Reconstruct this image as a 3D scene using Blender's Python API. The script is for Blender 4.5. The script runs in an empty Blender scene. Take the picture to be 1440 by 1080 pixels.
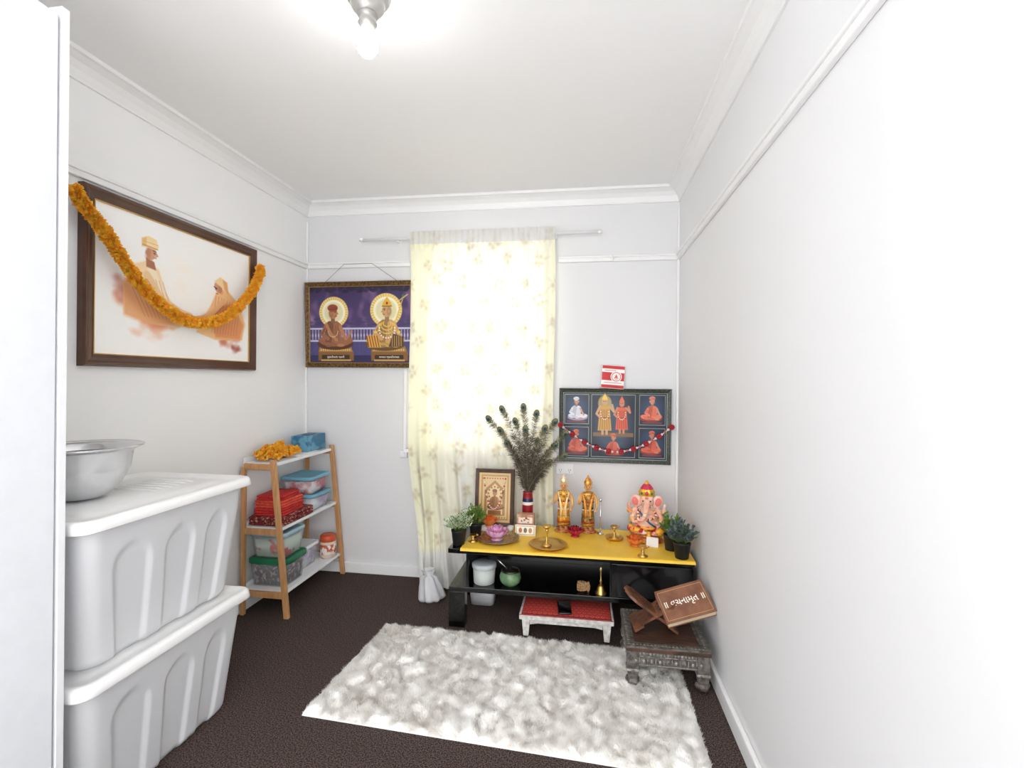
import bpy, math, random
import numpy as np
from mathutils import Vector, Matrix
random.seed(7)
rng = np.random.default_rng(7)
sc = bpy.context.scene
COL = sc.collection
try:
    sc.view_settings.view_transform = 'Standard'
    sc.view_settings.look = 'None'
except Exception as e:
    print(e)

# ------------------------------------------------------------------ materials
def lin(c):
    o = []
    for v in c[:3]:
        v = v / 255.0
        o.append(v / 12.92 if v <= 0.04045 else ((v + 0.055) / 1.055) ** 2.4)
    return (o[0], o[1], o[2], 1.0)

MATS = {}
def mat(name, rgb, rough=0.5, metal=0.0, var=0.0, vs=20.0, bump=0.0, bs=100.0, trans=0.0, emit=0.0,
        clear=0.0, coat=0.0, rgb2=None, stretch=None, sheen=0.0, lo=0.35, hi=0.65):
    if name in MATS:
        return MATS[name]
    m = bpy.data.materials.new(name)
    m.use_nodes = True
    nt = m.node_tree
    N = nt.nodes
    L = nt.links
    p = N['Principled BSDF']
    out = N['Material Output']
    p.inputs['Roughness'].default_value = rough
    p.inputs['Metallic'].default_value = metal
    if coat:
        p.inputs['Coat Weight'].default_value = coat
    if sheen:
        p.inputs['Sheen Weight'].default_value = sheen
    tc = N.new('ShaderNodeTexCoord')
    mp = N.new('ShaderNodeMapping')
    L.new(tc.outputs['Object'], mp.inputs['Vector'])
    if stretch:
        mp.inputs['Scale'].default_value = stretch
    col = lin(rgb)
    n1 = N.new('ShaderNodeTexNoise')
    n1.inputs['Scale'].default_value = vs
    n1.inputs['Detail'].default_value = 4
    L.new(mp.outputs[0], n1.inputs['Vector'])
    r = N.new('ShaderNodeValToRGB')
    r.color_ramp.elements[0].position = lo
    r.color_ramp.elements[1].position = hi
    v = var if var else 0.015
    if rgb2:
        r.color_ramp.elements[0].color = col
        r.color_ramp.elements[1].color = lin(rgb2)
    else:
        r.color_ramp.elements[0].color = tuple(max(0, c * (1 - v)) for c in col[:3]) + (1,)
        r.color_ramp.elements[1].color = tuple(min(1, c * (1 + v)) for c in col[:3]) + (1,)
    L.new(n1.outputs['Fac'], r.inputs[0])
    L.new(r.outputs[0], p.inputs['Base Color'])
    if bump:
        n2 = N.new('ShaderNodeTexNoise')
        n2.inputs['Scale'].default_value = bs
        n2.inputs['Detail'].default_value = 3
        L.new(mp.outputs[0], n2.inputs['Vector'])
        bm = N.new('ShaderNodeBump')
        bm.inputs['Strength'].default_value = bump
        bm.inputs['Distance'].default_value = 0.01
        L.new(n2.outputs['Fac'], bm.inputs['Height'])
        L.new(bm.outputs[0], p.inputs['Normal'])
    if emit:
        p.inputs['Emission Color'].default_value = col
        p.inputs['Emission Strength'].default_value = emit
    last = p
    if trans:
        t = N.new('ShaderNodeBsdfTranslucent')
        L.new(r.outputs[0], t.inputs['Color'])
        mx = N.new('ShaderNodeMixShader')
        mx.inputs[0].default_value = trans
        L.new(p.outputs[0], mx.inputs[1])
        L.new(t.outputs[0], mx.inputs[2])
        last = mx
        L.new(mx.outputs[0], out.inputs['Surface'])
    if clear:
        t = N.new('ShaderNodeBsdfTransparent')
        mx = N.new('ShaderNodeMixShader')
        mx.inputs[0].default_value = clear
        L.new(last.outputs[0], mx.inputs[1])
        L.new(t.outputs[0], mx.inputs[2])
        L.new(mx.outputs[0], out.inputs['Surface'])
    MATS[name] = m
    return m

def vmat(name, rough=0.5, trans=0.0, coat=0.0, weave=0.0):
    if name in MATS:
        return MATS[name]
    m = bpy.data.materials.new(name)
    m.use_nodes = True
    N = m.node_tree.nodes
    L = m.node_tree.links
    p = N['Principled BSDF']
    a = N.new('ShaderNodeAttribute')
    a.attribute_name = 'Col'
    L.new(a.outputs['Color'], p.inputs['Base Color'])
    p.inputs['Roughness'].default_value = rough
    if coat:
        p.inputs['Coat Weight'].default_value = coat
        p.inputs['Coat Roughness'].default_value = 0.08
    if trans:
        t = N.new('ShaderNodeBsdfTranslucent')
        L.new(a.outputs['Color'], t.inputs['Color'])
        mx = N.new('ShaderNodeMixShader')
        mx.inputs[0].default_value = trans
        L.new(p.outputs[0], mx.inputs[1])
        L.new(t.outputs[0], mx.inputs[2])
        L.new(mx.outputs[0], N['Material Output'].inputs['Surface'])
    MATS[name] = m
    return m

# ------------------------------------------------------------------ builder
def rotM(rx=0, ry=0, rz=0, loc=(0, 0, 0)):
    return Matrix.Translation(loc) @ Matrix.Rotation(math.radians(rz), 4, 'Z') @ Matrix.Rotation(math.radians(ry), 4, 'Y') @ Matrix.Rotation(math.radians(rx), 4, 'X')

class B:
    def __init__(s):
        s.v = []; s.f = []; s.m = []; s.s = []
        s.M = None
    def add(s, vs, fs, m=0, sm=True, M=None):
        T = None
        if s.M is not None and M is not None:
            T = s.M @ M
        elif s.M is not None:
            T = s.M
        elif M is not None:
            T = M
        o = len(s.v)
        if T is None:
            s.v += [tuple(p) for p in vs]
        else:
            s.v += [tuple(T @ Vector(p)) for p in vs]
        for f in fs:
            s.f.append([i + o for i in f])
            s.m.append(m)
            s.s.append(sm)
        return s
    def box(s, c, d, m=0, M=None):
        x, y, z = c
        a, b, e = d[0] / 2, d[1] / 2, d[2] / 2
        vs = [(x - a, y - b, z - e), (x + a, y - b, z - e), (x + a, y + b, z - e), (x - a, y + b, z - e),
              (x - a, y - b, z + e), (x + a, y - b, z + e), (x + a, y + b, z + e), (x - a, y + b, z + e)]
        fs = [(0, 3, 2, 1), (4, 5, 6, 7), (0, 1, 5, 4), (1, 2, 6, 5), (2, 3, 7, 6), (3, 0, 4, 7)]
        return s.add(vs, fs, m, False, M)
    def hexa(s, bot, top, m=0, M=None):
        fs = [(0, 3, 2, 1), (4, 5, 6, 7), (0, 1, 5, 4), (1, 2, 6, 5), (2, 3, 7, 6), (3, 0, 4, 7)]
        return s.add(list(bot) + list(top), fs, m, False, M)
    def lathe(s, prof, c=(0, 0, 0), seg=28, m=0, M=None, sx=1, sy=1, wav=0, nw=0, sm=True):
        vs = []; rings = []
        for (r, z) in prof:
            if r < 1e-6:
                rings.append([len(vs)])
                vs.append((c[0], c[1], c[2] + z))
            else:
                ids = []
                for k in range(seg):
                    a = 2 * math.pi * k / seg
                    rr = r * (1 + wav * math.cos(nw * a)) if nw else r
                    ids.append(len(vs))
                    vs.append((c[0] + rr * sx * math.cos(a), c[1] + rr * sy * math.sin(a), c[2] + z))
                rings.append(ids)
        fs = []
        for A, C in zip(rings[:-1], rings[1:]):
            if len(A) == 1 and len(C) == 1:
                continue
            for k in range(seg):
                k2 = (k + 1) % seg
                if len(A) == 1:
                    fs.append((A[0], C[k2], C[k]))
                elif len(C) == 1:
                    fs.append((A[k], A[k2], C[0]))
                else:
                    fs.append((A[k], A[k2], C[k2], C[k]))
        return s.add(vs, fs, m, sm, M)
    def ell(s, c, r, m=0, M=None, n=14):
        if not hasattr(r, '__len__'):
            r = (r, r, r)
        prof = []
        for i in range(n + 1):
            t = -math.pi / 2 + math.pi * i / n
            prof.append((math.cos(t) if 0 < i < n else 0, math.sin(t)))
        T = Matrix.Translation(c) @ (M if M is not None else Matrix.Identity(4)) @ Matrix.Diagonal((r[0], r[1], r[2], 1))
        return s.lathe(prof, seg=int(n * 1.5), m=m, M=T)
    def tube(s, pts, r, seg=8, m=0, closed=False, M=None, flat=1.0):
        P = [Vector(p) for p in pts]
        n = len(P)
        R = r if hasattr(r, '__len__') else [r] * n
        vs = []; up = None
        for i in range(n):
            if closed:
                t = (P[(i + 1) % n] - P[i - 1])
            else:
                t = P[min(i + 1, n - 1)] - P[max(i - 1, 0)]
            if t.length < 1e-9:
                t = Vector((0, 0, 1))
            t.normalize()
            if up is None:
                up = Vector((0, 0, 1)) if abs(t.z) < 0.9 else Vector((0, 1, 0))
            nn = up - t * up.dot(t)
            if nn.length < 1e-6:
                nn = t.orthogonal()
            nn.normalize()
            up = nn
            b = t.cross(nn)
            for k in range(seg):
                a = 2 * math.pi * k / seg
                vs.append(P[i] + nn * (math.cos(a) * R[i] * flat) + b * (math.sin(a) * R[i]))
        fs = []
        rng_ = n if closed else n - 1
        for i in range(rng_):
            j = (i + 1) % n
            for k in range(seg):
                k2 = (k + 1) % seg
                fs.append((i * seg + k, i * seg + k2, j * seg + k2, j * seg + k))
        if not closed:
            fs.append(tuple(range(seg))[::-1])
            fs.append(tuple((n - 1) * seg + k for k in range(seg)))
        return s.add(vs, fs, m, True, M)
    def prism(s, poly, y0, y1, m=0, M=None, sm=False):
        n = len(poly)
        vs = [(p[0], y0, p[1]) for p in poly] + [(p[0], y1, p[1]) for p in poly]
        fs = [tuple(range(n)), tuple(range(n, 2 * n))[::-1]]
        for k in range(n):
            k2 = (k + 1) % n
            fs.append((k, n + k, n + k2, k2))
        return s.add(vs, fs, m, sm, M)
    def ring(s, W, H, prof, m=0, cz=None, M=None):
        vs = []
        for (d, y) in prof:
            vs += [(-W / 2 + d, y, d), (W / 2 - d, y, d), (W / 2 - d, y, H - d), (-W / 2 + d, y, H - d)]
        fs = []
        for i in range(len(prof) - 1):
            for k in range(4):
                k2 = (k + 1) % 4
                fs.append((i * 4 + k, i * 4 + k2, i * 4 + 4 + k2, i * 4 + 4 + k))
        return s.add(vs, fs, m, False, M)
    def rrl(s, levels, n=5, m=0, M=None, capb=True, capt=True, sm=True):
        vs = []; cnt = None
        for (hx, hy, r, z) in levels:
            pts = []
            for (sx, sy, a0) in ((1, 1, 0), (-1, 1, 90), (-1, -1, 180), (1, -1, 270)):
                for k in range(n + 1):
                    a = math.radians(a0 + 90 * k / n)
                    pts.append((sx * (hx - r) + r * math.cos(a), sy * (hy - r) + r * math.sin(a), z))
            cnt = len(pts)
            vs += pts
        fs = []
        for i in range(len(levels) - 1):
            for k in range(cnt):
                k2 = (k + 1) % cnt
                fs.append((i * cnt + k, i * cnt + k2, (i + 1) * cnt + k2, (i + 1) * cnt + k))
        if capb:
            fs.append(tuple(range(cnt))[::-1])
        if capt:
            o = (len(levels) - 1) * cnt
            fs.append(tuple(o + k for k in range(cnt)))
        return s.add(vs, fs, m, sm, M)
    def petal(s, base, az, tilt, L, W, m=0, curl=0.3, nu=3, nv=6, pointed=0.7):
        vs = []
        for j in range(nv + 1):
            t = j / nv
            w = W * math.sin(math.pi * min(1, (t * 0.92 + 0.08))) ** pointed * (1 if t < 1 else 0.05)
            ang = tilt + curl * (t - 0.3)
            for i in range(nu + 1):
                u = (i / nu - 0.5) * 2
                x = L * t * math.cos(ang) - abs(u) ** 2 * w * 0.35 * math.sin(ang)
                z = L * t * math.sin(ang) + abs(u) ** 2 * w * 0.35 * math.cos(ang)
                y = u * w / 2
                vs.append((base[0] + x * math.cos(az) - y * math.sin(az), base[1] + x * math.sin(az) + y * math.cos(az), base[2] + z))
        fs = []
        for j in range(nv):
            for i in range(nu):
                a = j * (nu + 1) + i
                fs.append((a, a + 1, a + nu + 2, a + nu + 1))
        return s.add(vs, fs, m, True)
    def obj(s, name, mats, parent=None, loc=None, rot=None, bevel=0, bseg=2, sub=0, remesh=0, label=None, solid=0, smoothmod=0):
        me = bpy.data.meshes.new(name)
        me.from_pydata(s.v, [], s.f)
        if not hasattr(mats, '__len__'):
            mats = [mats]
        for m_ in mats:
            me.materials.append(m_)
        me.polygons.foreach_set('material_index', s.m)
        me.polygons.foreach_set('use_smooth', s.s)
        me.update()
        o = bpy.data.objects.new(name, me)
        COL.objects.link(o)
        if parent is not None:
            o.parent = parent
        if loc is not None:
            o.location = loc
        if rot is not None:
            o.rotation_euler = [math.radians(a) for a in rot]
        if solid:
            md = o.modifiers.new('Solid', 'SOLIDIFY'); md.thickness = solid
        if remesh:
            md = o.modifiers.new('Remesh', 'REMESH'); md.mode = 'VOXEL'; md.voxel_size = remesh; md.use_smooth_shade = True
            md = o.modifiers.new('Smooth', 'SMOOTH'); md.iterations = 2; md.factor = 0.5
        if bevel:
            md = o.modifiers.new('Bevel', 'BEVEL'); md.width = bevel; md.segments = bseg; md.limit_method = 'ANGLE'
        if sub:
            md = o.modifiers.new('Sub', 'SUBSURF'); md.levels = sub; md.render_levels = sub
        if label:
            o['label'] = label
        return o

def tag(o, label, cat, group=None):
    o['label'] = label
    o['category'] = cat
    if group:
        o['group'] = group
    return o

def thing(name, label, cat, loc=(0, 0, 0), rot=(0, 0, 0), group=None):
    o = bpy.data.objects.new(name, None)
    o.empty_display_size = 0.05
    COL.objects.link(o)
    o.location = loc
    o.rotation_euler = [math.radians(a) for a in rot]
    return tag(o, label, cat, group)

def struct(o):
    o['kind'] = 'structure'
    return o

def text_obj(body, size, m, parent, loc, rot=(90, 0, 0), name='lettering', ext=0.0004, sx=1.0):
    cu = bpy.data.curves.new(name, 'FONT')
    cu.body = body
    cu.size = size
    cu.align_x = 'CENTER'
    cu.align_y = 'CENTER'
    cu.extrude = ext
    cu.offset = size * 0.008
    t = bpy.data.objects.new('tmp_text', cu)
    COL.objects.link(t)
    bpy.context.view_layer.update()
    dg = bpy.context.evaluated_depsgraph_get()
    me = bpy.data.meshes.new_from_object(t.evaluated_get(dg))
    bpy.data.objects.remove(t)
    me.materials.clear()
    me.materials.append(m)
    o = bpy.data.objects.new(name, me)
    COL.objects.link(o)
    o.parent = parent
    o.location = loc
    o.rotation_euler = [math.radians(a) for a in rot]
    o.scale = (sx, 1, 1)
    return o

# ------------------------------------------------------------------ painted canvas (vertex colours)
class Cv:
    def __init__(s, w, h, bg):
        s.w, s.h = w, h
        s.A = w / h
        y, x = np.mgrid[0:h, 0:w]
        s.x = x / (h - 1.0)
        s.y = y / (h - 1.0)
        s.a = np.ones((h, w, 3)) * np.array(bg) / 255.0
    def win(s, x0, x1, y0, y1):
        k = s.h - 1
        i0 = max(0, int(y0 * k) - 1); i1 = min(s.h, int(y1 * k) + 3)
        j0 = max(0, int(x0 * k) - 1); j1 = min(s.w, int(x1 * k) + 3)
        return slice(i0, max(i0, i1)), slice(j0, max(j0, j1))
    def bl(s, sl, m, col, al):
        m = (m * al)[..., None]
        s.a[sl] = s.a[sl] * (1 - m) + np.array(col) / 255.0 * m
    def ell(s, cx, cy, rx, ry, col, al=1.0, rot=0, soft=0.006):
        R = max(rx, ry) + soft
        sl = s.win(cx - R, cx + R, cy - R, cy + R)
        x = s.x[sl] - cx; y = s.y[sl] - cy
        if x.size == 0:
            return
        c, t = math.cos(rot), math.sin(rot)
        u = (x * c + y * t) / rx; v = (-x * t + y * c) / ry
        d = np.sqrt(u * u + v * v)
        m = np.clip((1 - d) * min(rx, ry) / soft + 0.5, 0, 1)
        s.bl(sl, m, col, al)
    def poly(s, pts, col, al=1.0, soft=0.006):
        xs = [p[0] for p in pts]; ys = [p[1] for p in pts]
        sl = s.win(min(xs) - soft, max(xs) + soft, min(ys) - soft, max(ys) + soft)
        x = s.x[sl]; y = s.y[sl]
        if x.size == 0:
            return
        ins = np.zeros(x.shape, bool); dist = np.full(x.shape, 9.0)
        n = len(pts)
        for i in range(n):
            x0, y0 = pts[i]; x1, y1 = pts[(i + 1) % n]
            if abs(y1 - y0) > 1e-12:
                cr = ((y0 > y) != (y1 > y)) & (x < (x1 - x0) * (y - y0) / (y1 - y0) + x0)
                ins ^= cr
            dx, dy = x1 - x0, y1 - y0
            q = dx * dx + dy * dy + 1e-12
            t = np.clip(((x - x0) * dx + (y - y0) * dy) / q, 0, 1)
            dist = np.minimum(dist, np.hypot(x - x0 - t * dx, y - y0 - t * dy))
        sd = np.where(ins, dist, -dist)
        s.bl(sl, np.clip(sd / soft + 0.5, 0, 1), col, al)
    def line(s, pts, w, col, al=1.0, soft=0.005):
        for (a, b) in zip(pts[:-1], pts[1:]):
            sl = s.win(min(a[0], b[0]) - w - soft, max(a[0], b[0]) + w + soft, min(a[1], b[1]) - w - soft, max(a[1], b[1]) + w + soft)
            x = s.x[sl]; y = s.y[sl]
            if x.size == 0:
                continue
            dx, dy = b[0] - a[0], b[1] - a[1]
            q = dx * dx + dy * dy + 1e-12
            t = np.clip(((x - a[0]) * dx + (y - a[1]) * dy) / q, 0, 1)
            d = np.hypot(x - a[0] - t * dx, y - a[1] - t * dy)
            s.bl(sl, np.clip((w - d) / soft + 0.5, 0, 1), col, al)
    def rect(s, x0, y0, x1, y1, col, al=1.0):
        s.poly([(x0, y0), (x1, y0), (x1, y1), (x0, y1)], col, al, 0.004)
    def noise(s, amp, f, seed=0):
        r = np.random.default_rng(seed)
        n = np.zeros(s.x.shape)
        for k in range(10):
            a = r.uniform(0, 6.28); ff = f * r.uniform(0.6, 1.8)
            n += np.sin((s.x * math.cos(a) + s.y * math.sin(a)) * ff + r.uniform(0, 6.28))
        return n / 10 * amp
    def colors(s):
        c = np.clip(s.a, 0, 1)
        c = np.where(c <= 0.04045, c / 12.92, ((c + 0.055) / 1.055) ** 2.4)
        out = np.ones((s.h * s.w, 4))
        out[:, :3] = c.reshape(-1, 3)
        return out

def grid_mesh(name, P, w, h, colors, m, parent=None, flip=False, smooth=True):
    me = bpy.data.meshes.new(name)
    idx = np.arange(w * h).reshape(h, w)
    q = np.stack([idx[:-1, :-1], idx[1:, :-1], idx[1:, 1:], idx[:-1, 1:]], -1).reshape(-1, 4)
    if flip:
        q = q[:, ::-1]
    me.from_pydata(P.tolist(), [], q.tolist())
    me.polygons.foreach_set('use_smooth', [smooth] * len(q))
    if colors is not None:
        at = me.color_attributes.new('Col', 'FLOAT_COLOR', 'POINT')
        at.data.foreach_set('color', colors.reshape(-1))
    me.materials.append(m)
    me.update()
    o = bpy.data.objects.new(name, me)
    COL.objects.link(o)
    if parent is not None:
        o.parent = parent
    return o

def canvas_obj(name, cv, W, H, parent, x0, z0, y, rough=0.45, coat=0.15):
    X = (np.arange(cv.w) / (cv.w - 1.0) * W + x0)[None, :].repeat(cv.h, 0)
    Z = (z0 + H - np.arange(cv.h) / (cv.h - 1.0) * H)[:, None].repeat(cv.w, 1)
    P = np.stack([X, np.full(X.shape, y), Z], -1).reshape(-1, 3)
    return grid_mesh(name, P, cv.w, cv.h, cv.colors(), vmat('painted_print', rough, 0, coat), parent, smooth=False)

# ------------------------------------------------------------------ common materials
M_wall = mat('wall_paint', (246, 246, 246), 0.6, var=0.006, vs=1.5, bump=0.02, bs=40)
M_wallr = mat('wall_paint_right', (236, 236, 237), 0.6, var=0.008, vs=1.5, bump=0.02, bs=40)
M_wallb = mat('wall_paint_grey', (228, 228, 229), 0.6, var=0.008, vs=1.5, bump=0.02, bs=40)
M_ceil = mat('ceiling_paint', (249, 249, 249), 0.7, var=0.004, vs=1.2)
M_trim = mat('gloss_trim_paint', (242, 242, 242), 0.4, var=0.01, vs=4)
M_black = mat('gloss_black', (9, 9, 11), 0.15, coat=0.3)
M_blackpot = mat('matte_black_pot', (20, 20, 22), 0.5)
M_brass = mat('brass', (222, 182, 104), 0.28, 1.0, var=0.08, vs=40)
M_gold = mat('gold_paint', (240, 184, 60), 0.3, 0.5, var=0.15, vs=60)
M_steel = mat('brushed_steel', (226, 227, 229), 0.22, 1.0, var=0.03, vs=30)
M_white = mat('white_plastic', (240, 241, 243), 0.35)
M_wood = mat('pale_bamboo', (196, 146, 96), 0.45, var=0.12, vs=9, stretch=(8, 8, 1))
M_red = mat('red_cloth', (196, 44, 42), 0.85, var=0.25, vs=60, bump=0.3, bs=200)
M_skin = mat('painted_skin', (214, 150, 96), 0.35, rgb2=(236, 184, 100), vs=30)
M_eye = mat('eye_black', (15, 12, 12), 0.2)

# ------------------------------------------------------------------ room
XL, XR, YB, ZC, YF = -1.986, 0.611, 3.3, 2.632, -0.7
CAMH = 1.38
WX0, WX1, WZ0, WZ1 = -1.12, -0.26, 0.95, 2.25

M_floor = bpy.data.materials.new('dark_brown_carpet')
M_floor.use_nodes = True
_N = M_floor.node_tree.nodes; _L = M_floor.node_tree.links
_p = _N['Principled BSDF']; _p.inputs['Roughness'].default_value = 0.95
_p.inputs['Specular IOR Level'].default_value = 0.1
_tc = _N.new('ShaderNodeTexCoord')
_n1 = _N.new('ShaderNodeTexNoise'); _n1.inputs['Scale'].default_value = 190; _n1.inputs['Detail'].default_value = 3
_n2 = _N.new('ShaderNodeTexNoise'); _n2.inputs['Scale'].default_value = 240; _n2.inputs['Detail'].default_value = 2
_L.new(_tc.outputs['Object'], _n1.inputs['Vector']); _L.new(_tc.outputs['Object'], _n2.inputs['Vector'])
_r = _N.new('ShaderNodeValToRGB')
_r.color_ramp.elements[0].position = 0.38; _r.color_ramp.elements[0].color = lin((38, 30, 30))
_r.color_ramp.elements[1].position = 0.70; _r.color_ramp.elements[1].color = lin((116, 100, 94))
_L.new(_n1.outputs['Fac'], _r.inputs[0]); _L.new(_r.outputs[0], _p.inputs['Base Color'])
_b = _N.new('ShaderNodeBump'); _b.inputs['Strength'].default_value = 0.6; _b.inputs['Distance'].default_value = 0.005
_L.new(_n2.outputs['Fac'], _b.inputs['Height']); _L.new(_b.outputs[0], _p.inputs['Normal'])

b = B(); b.box(((XL + XR) / 2, (YF + YB) / 2, -0.05), (XR - XL + 0.3, YB - YF + 0.3, 0.1))
struct(b.obj('floor', M_floor))
b = B(); b.box(((XL + XR) / 2, (YF + YB) / 2, ZC + 0.05), (XR - XL + 0.3, YB - YF + 0.3, 0.1))
struct(b.obj('ceiling', M_ceil))
b = B(); b.box((XL - 0.06, (YF + YB) / 2, ZC / 2), (0.12, YB - YF, ZC))
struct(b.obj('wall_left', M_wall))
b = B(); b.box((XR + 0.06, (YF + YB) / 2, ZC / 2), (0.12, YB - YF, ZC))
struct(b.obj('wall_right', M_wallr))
b = B()
yc = YB + 0.06
b.box(((XL + WX0) / 2, yc, ZC / 2), (WX0 - XL, 0.12, ZC))
b.box(((XR + WX1) / 2, yc, ZC / 2), (XR - WX1, 0.12, ZC))
b.box(((WX0 + WX1) / 2, yc, WZ0 / 2), (WX1 - WX0, 0.12, WZ0))
b.box(((WX0 + WX1) / 2, yc, (ZC + WZ1) / 2), (WX1 - WX0, 0.12, ZC - WZ1))
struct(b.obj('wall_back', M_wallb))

# cornices (coved profile)
def cornice(name, axis):
    b = B()
    prof = [(0, 0), (0.010, 0), (0.011, 0.010), (0.022, 0.036), (0.042, 0.058), (0.068, 0.072), (0.08, 0.074), (0.082, 0.084), (0.082, 0.09), (0, 0.09)]
    n = len(prof)
    z0 = ZC - 0.09
    if axis == 'back':
        A = [(XL, YB - p[0], z0 + p[1]) for p in prof]; C = [(XR, YB - p[0], z0 + p[1]) for p in prof]
    elif axis == 'left':
        A = [(XL + p[0], YF, z0 + p[1]) for p in prof]; C = [(XL + p[0], YB, z0 + p[1]) for p in prof]
    else:
        A = [(XR - p[0], YF, z0 + p[1]) for p in prof]; C = [(XR - p[0], YB, z0 + p[1]) for p in prof]
    fs = [(k, (k + 1) % n, n + (k + 1) % n, n + k) for k in range(n)] + [tuple(range(n)), tuple(range(n, 2 * n))]
    b.add(A + C, fs, 0, False)
    struct(b.obj(name, M_trim))
cornice('trim_1', 'back'); cornice('trim_2', 'left'); cornice('trim_3', 'right')
RZ = 2.185
b = B(); b.box((XL + 0.009, (YF + YB) / 2, RZ), (0.018, YB - YF, 0.04)); b.box((XL + 0.013, (YF + YB) / 2, RZ + 0.012), (0.026, YB - YF, 0.014)); struct(b.obj('trim_4', M_trim, bevel=0.004))
b = B(); b.box((XR - 0.009, (YF + YB) / 2, RZ), (0.018, YB - YF, 0.04)); b.box((XR - 0.013, (YF + YB) / 2, RZ + 0.012), (0.026, YB - YF, 0.014)); struct(b.obj('trim_5', M_trim, bevel=0.004))
b = B()
b.box(((XL + -1.2) / 2, YB - 0.009, RZ), (-1.2 - XL, 0.018, 0.04)); b.box(((XL + -1.2) / 2, YB - 0.013, RZ + 0.012), (-1.2 - XL, 0.026, 0.014)); struct(b.obj('trim_6', M_trim, bevel=0.004))
b = B()
b.box(((XR - 0.17) / 2, YB - 0.009, RZ), (XR + 0.17, 0.018, 0.04)); b.box(((XR - 0.17) / 2, YB - 0.013, RZ + 0.012), (XR + 0.17, 0.026, 0.014)); struct(b.obj('trim_7', M_trim, bevel=0.004))
b = B(); b.box((XL + 0.008, YB - 0.008, ZC / 2 - 0.03), (0.016, 0.016, ZC - 0.2)); struct(b.obj('trim_8', M_trim, bevel=0.004))
b = B(); b.box((XR - 0.008, YB - 0.008, ZC / 2 - 0.03), (0.016, 0.016, ZC - 0.2)); struct(b.obj('trim_9', M_trim, bevel=0.004))
b = B(); b.box((-1.232, YB - 0.006, 1.16), (0.020, 0.012, 0.58)); struct(b.obj('trim_10', M_trim, bevel=0.003))
def base(name, c, d):
    b = B(); b.box(c, d); struct(b.obj(name, M_trim, bevel=0.006))
base('baseboard_back', ((XL + XR) / 2, YB - 0.01, 0.037), (XR - XL, 0.02, 0.074))
base('baseboard_left', (XL + 0.01, (YF + YB) / 2, 0.037), (0.02, YB - YF, 0.074))
base('baseboard_right', (XR - 0.01, (YF + YB) / 2, 0.04), (0.02, YB - YF, 0.08))

# window
win = bpy.data.objects.new('window_1', None); COL.objects.link(win); win.location = ((WX0 + WX1) / 2, YB, WZ0); struct(win)
win['label'] = 'white timber sash window with frosted daylight behind a curtain'
W_, H_ = WX1 - WX0, WZ1 - WZ0
b = B(); b.M = rotM(loc=(0, 0, -0.055))
b.ring(W_ + 0.13, H_ + 0.11, [(0, 0), (0, -0.018), (0.006, -0.022), (0.05, -0.022), (0.06, -0.012), (0.065, 0)])
b.M = None
b.box((0, -0.03, -0.065), (W_ + 0.19, 0.065, 0.025))
b.obj('architrave', M_trim, win)
b = B(); b.ring(W_, H_, [(0, 0.0), (0.002, 0.03), (0.045, 0.03), (0.045, 0.07), (0.002, 0.07)])
b.box((0, 0.05, H_ / 2), (W_ - 0.08, 0.04, 0.045))
b.obj('sash', M_trim, win)
b = B(); b.box((0, 0.052, H_ / 2), (W_ - 0.06, 0.004, H_ - 0.06))
b.obj('glass_pane', mat('window_glass', (235, 240, 245), 0.05, clear=0.92), win)

wsw = thing('wall_switch', 'small white surface-mounted switch under the cable cover', 'light switch', (-1.235, YB - 0.0005, 0.855))
b = B(); b.box((0, -0.012, 0), (0.052, 0.024, 0.052)); b.obj('housing', M_white, wsw, bevel=0.004)
b = B(); b.box((0, -0.026, 0.004), (0.014, 0.006, 0.02)); b.obj('rocker', M_white, wsw, bevel=0.001)

# ------------------------------------------------------------------ curtain + rod
rod = thing('curtain_rod', 'thin white metal curtain rod fixed above the window', 'curtain rod', (-0.72, 3.235, 2.345))
b = B(); b.tube([(-0.81, 0, -0.003), (0.81, 0, 0.003)], 0.009, 10); b.obj('rod', M_trim, rod)
for sx in (-1, 1):
    b = B(); b.ell((sx * 0.82, 0, 0), (0.016, 0.013, 0.013), n=8); b.obj('finial', M_trim, rod)
for sx in (-0.56, 0.53):
    b = B(); b.box((sx, 0.055, 0.0), (0.02, 0.014, 0.05)); b.box((sx, 0.025, -0.012), (0.014, 0.06, 0.008)); b.obj('bracket', M_trim, rod, bevel=0.002)

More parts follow.
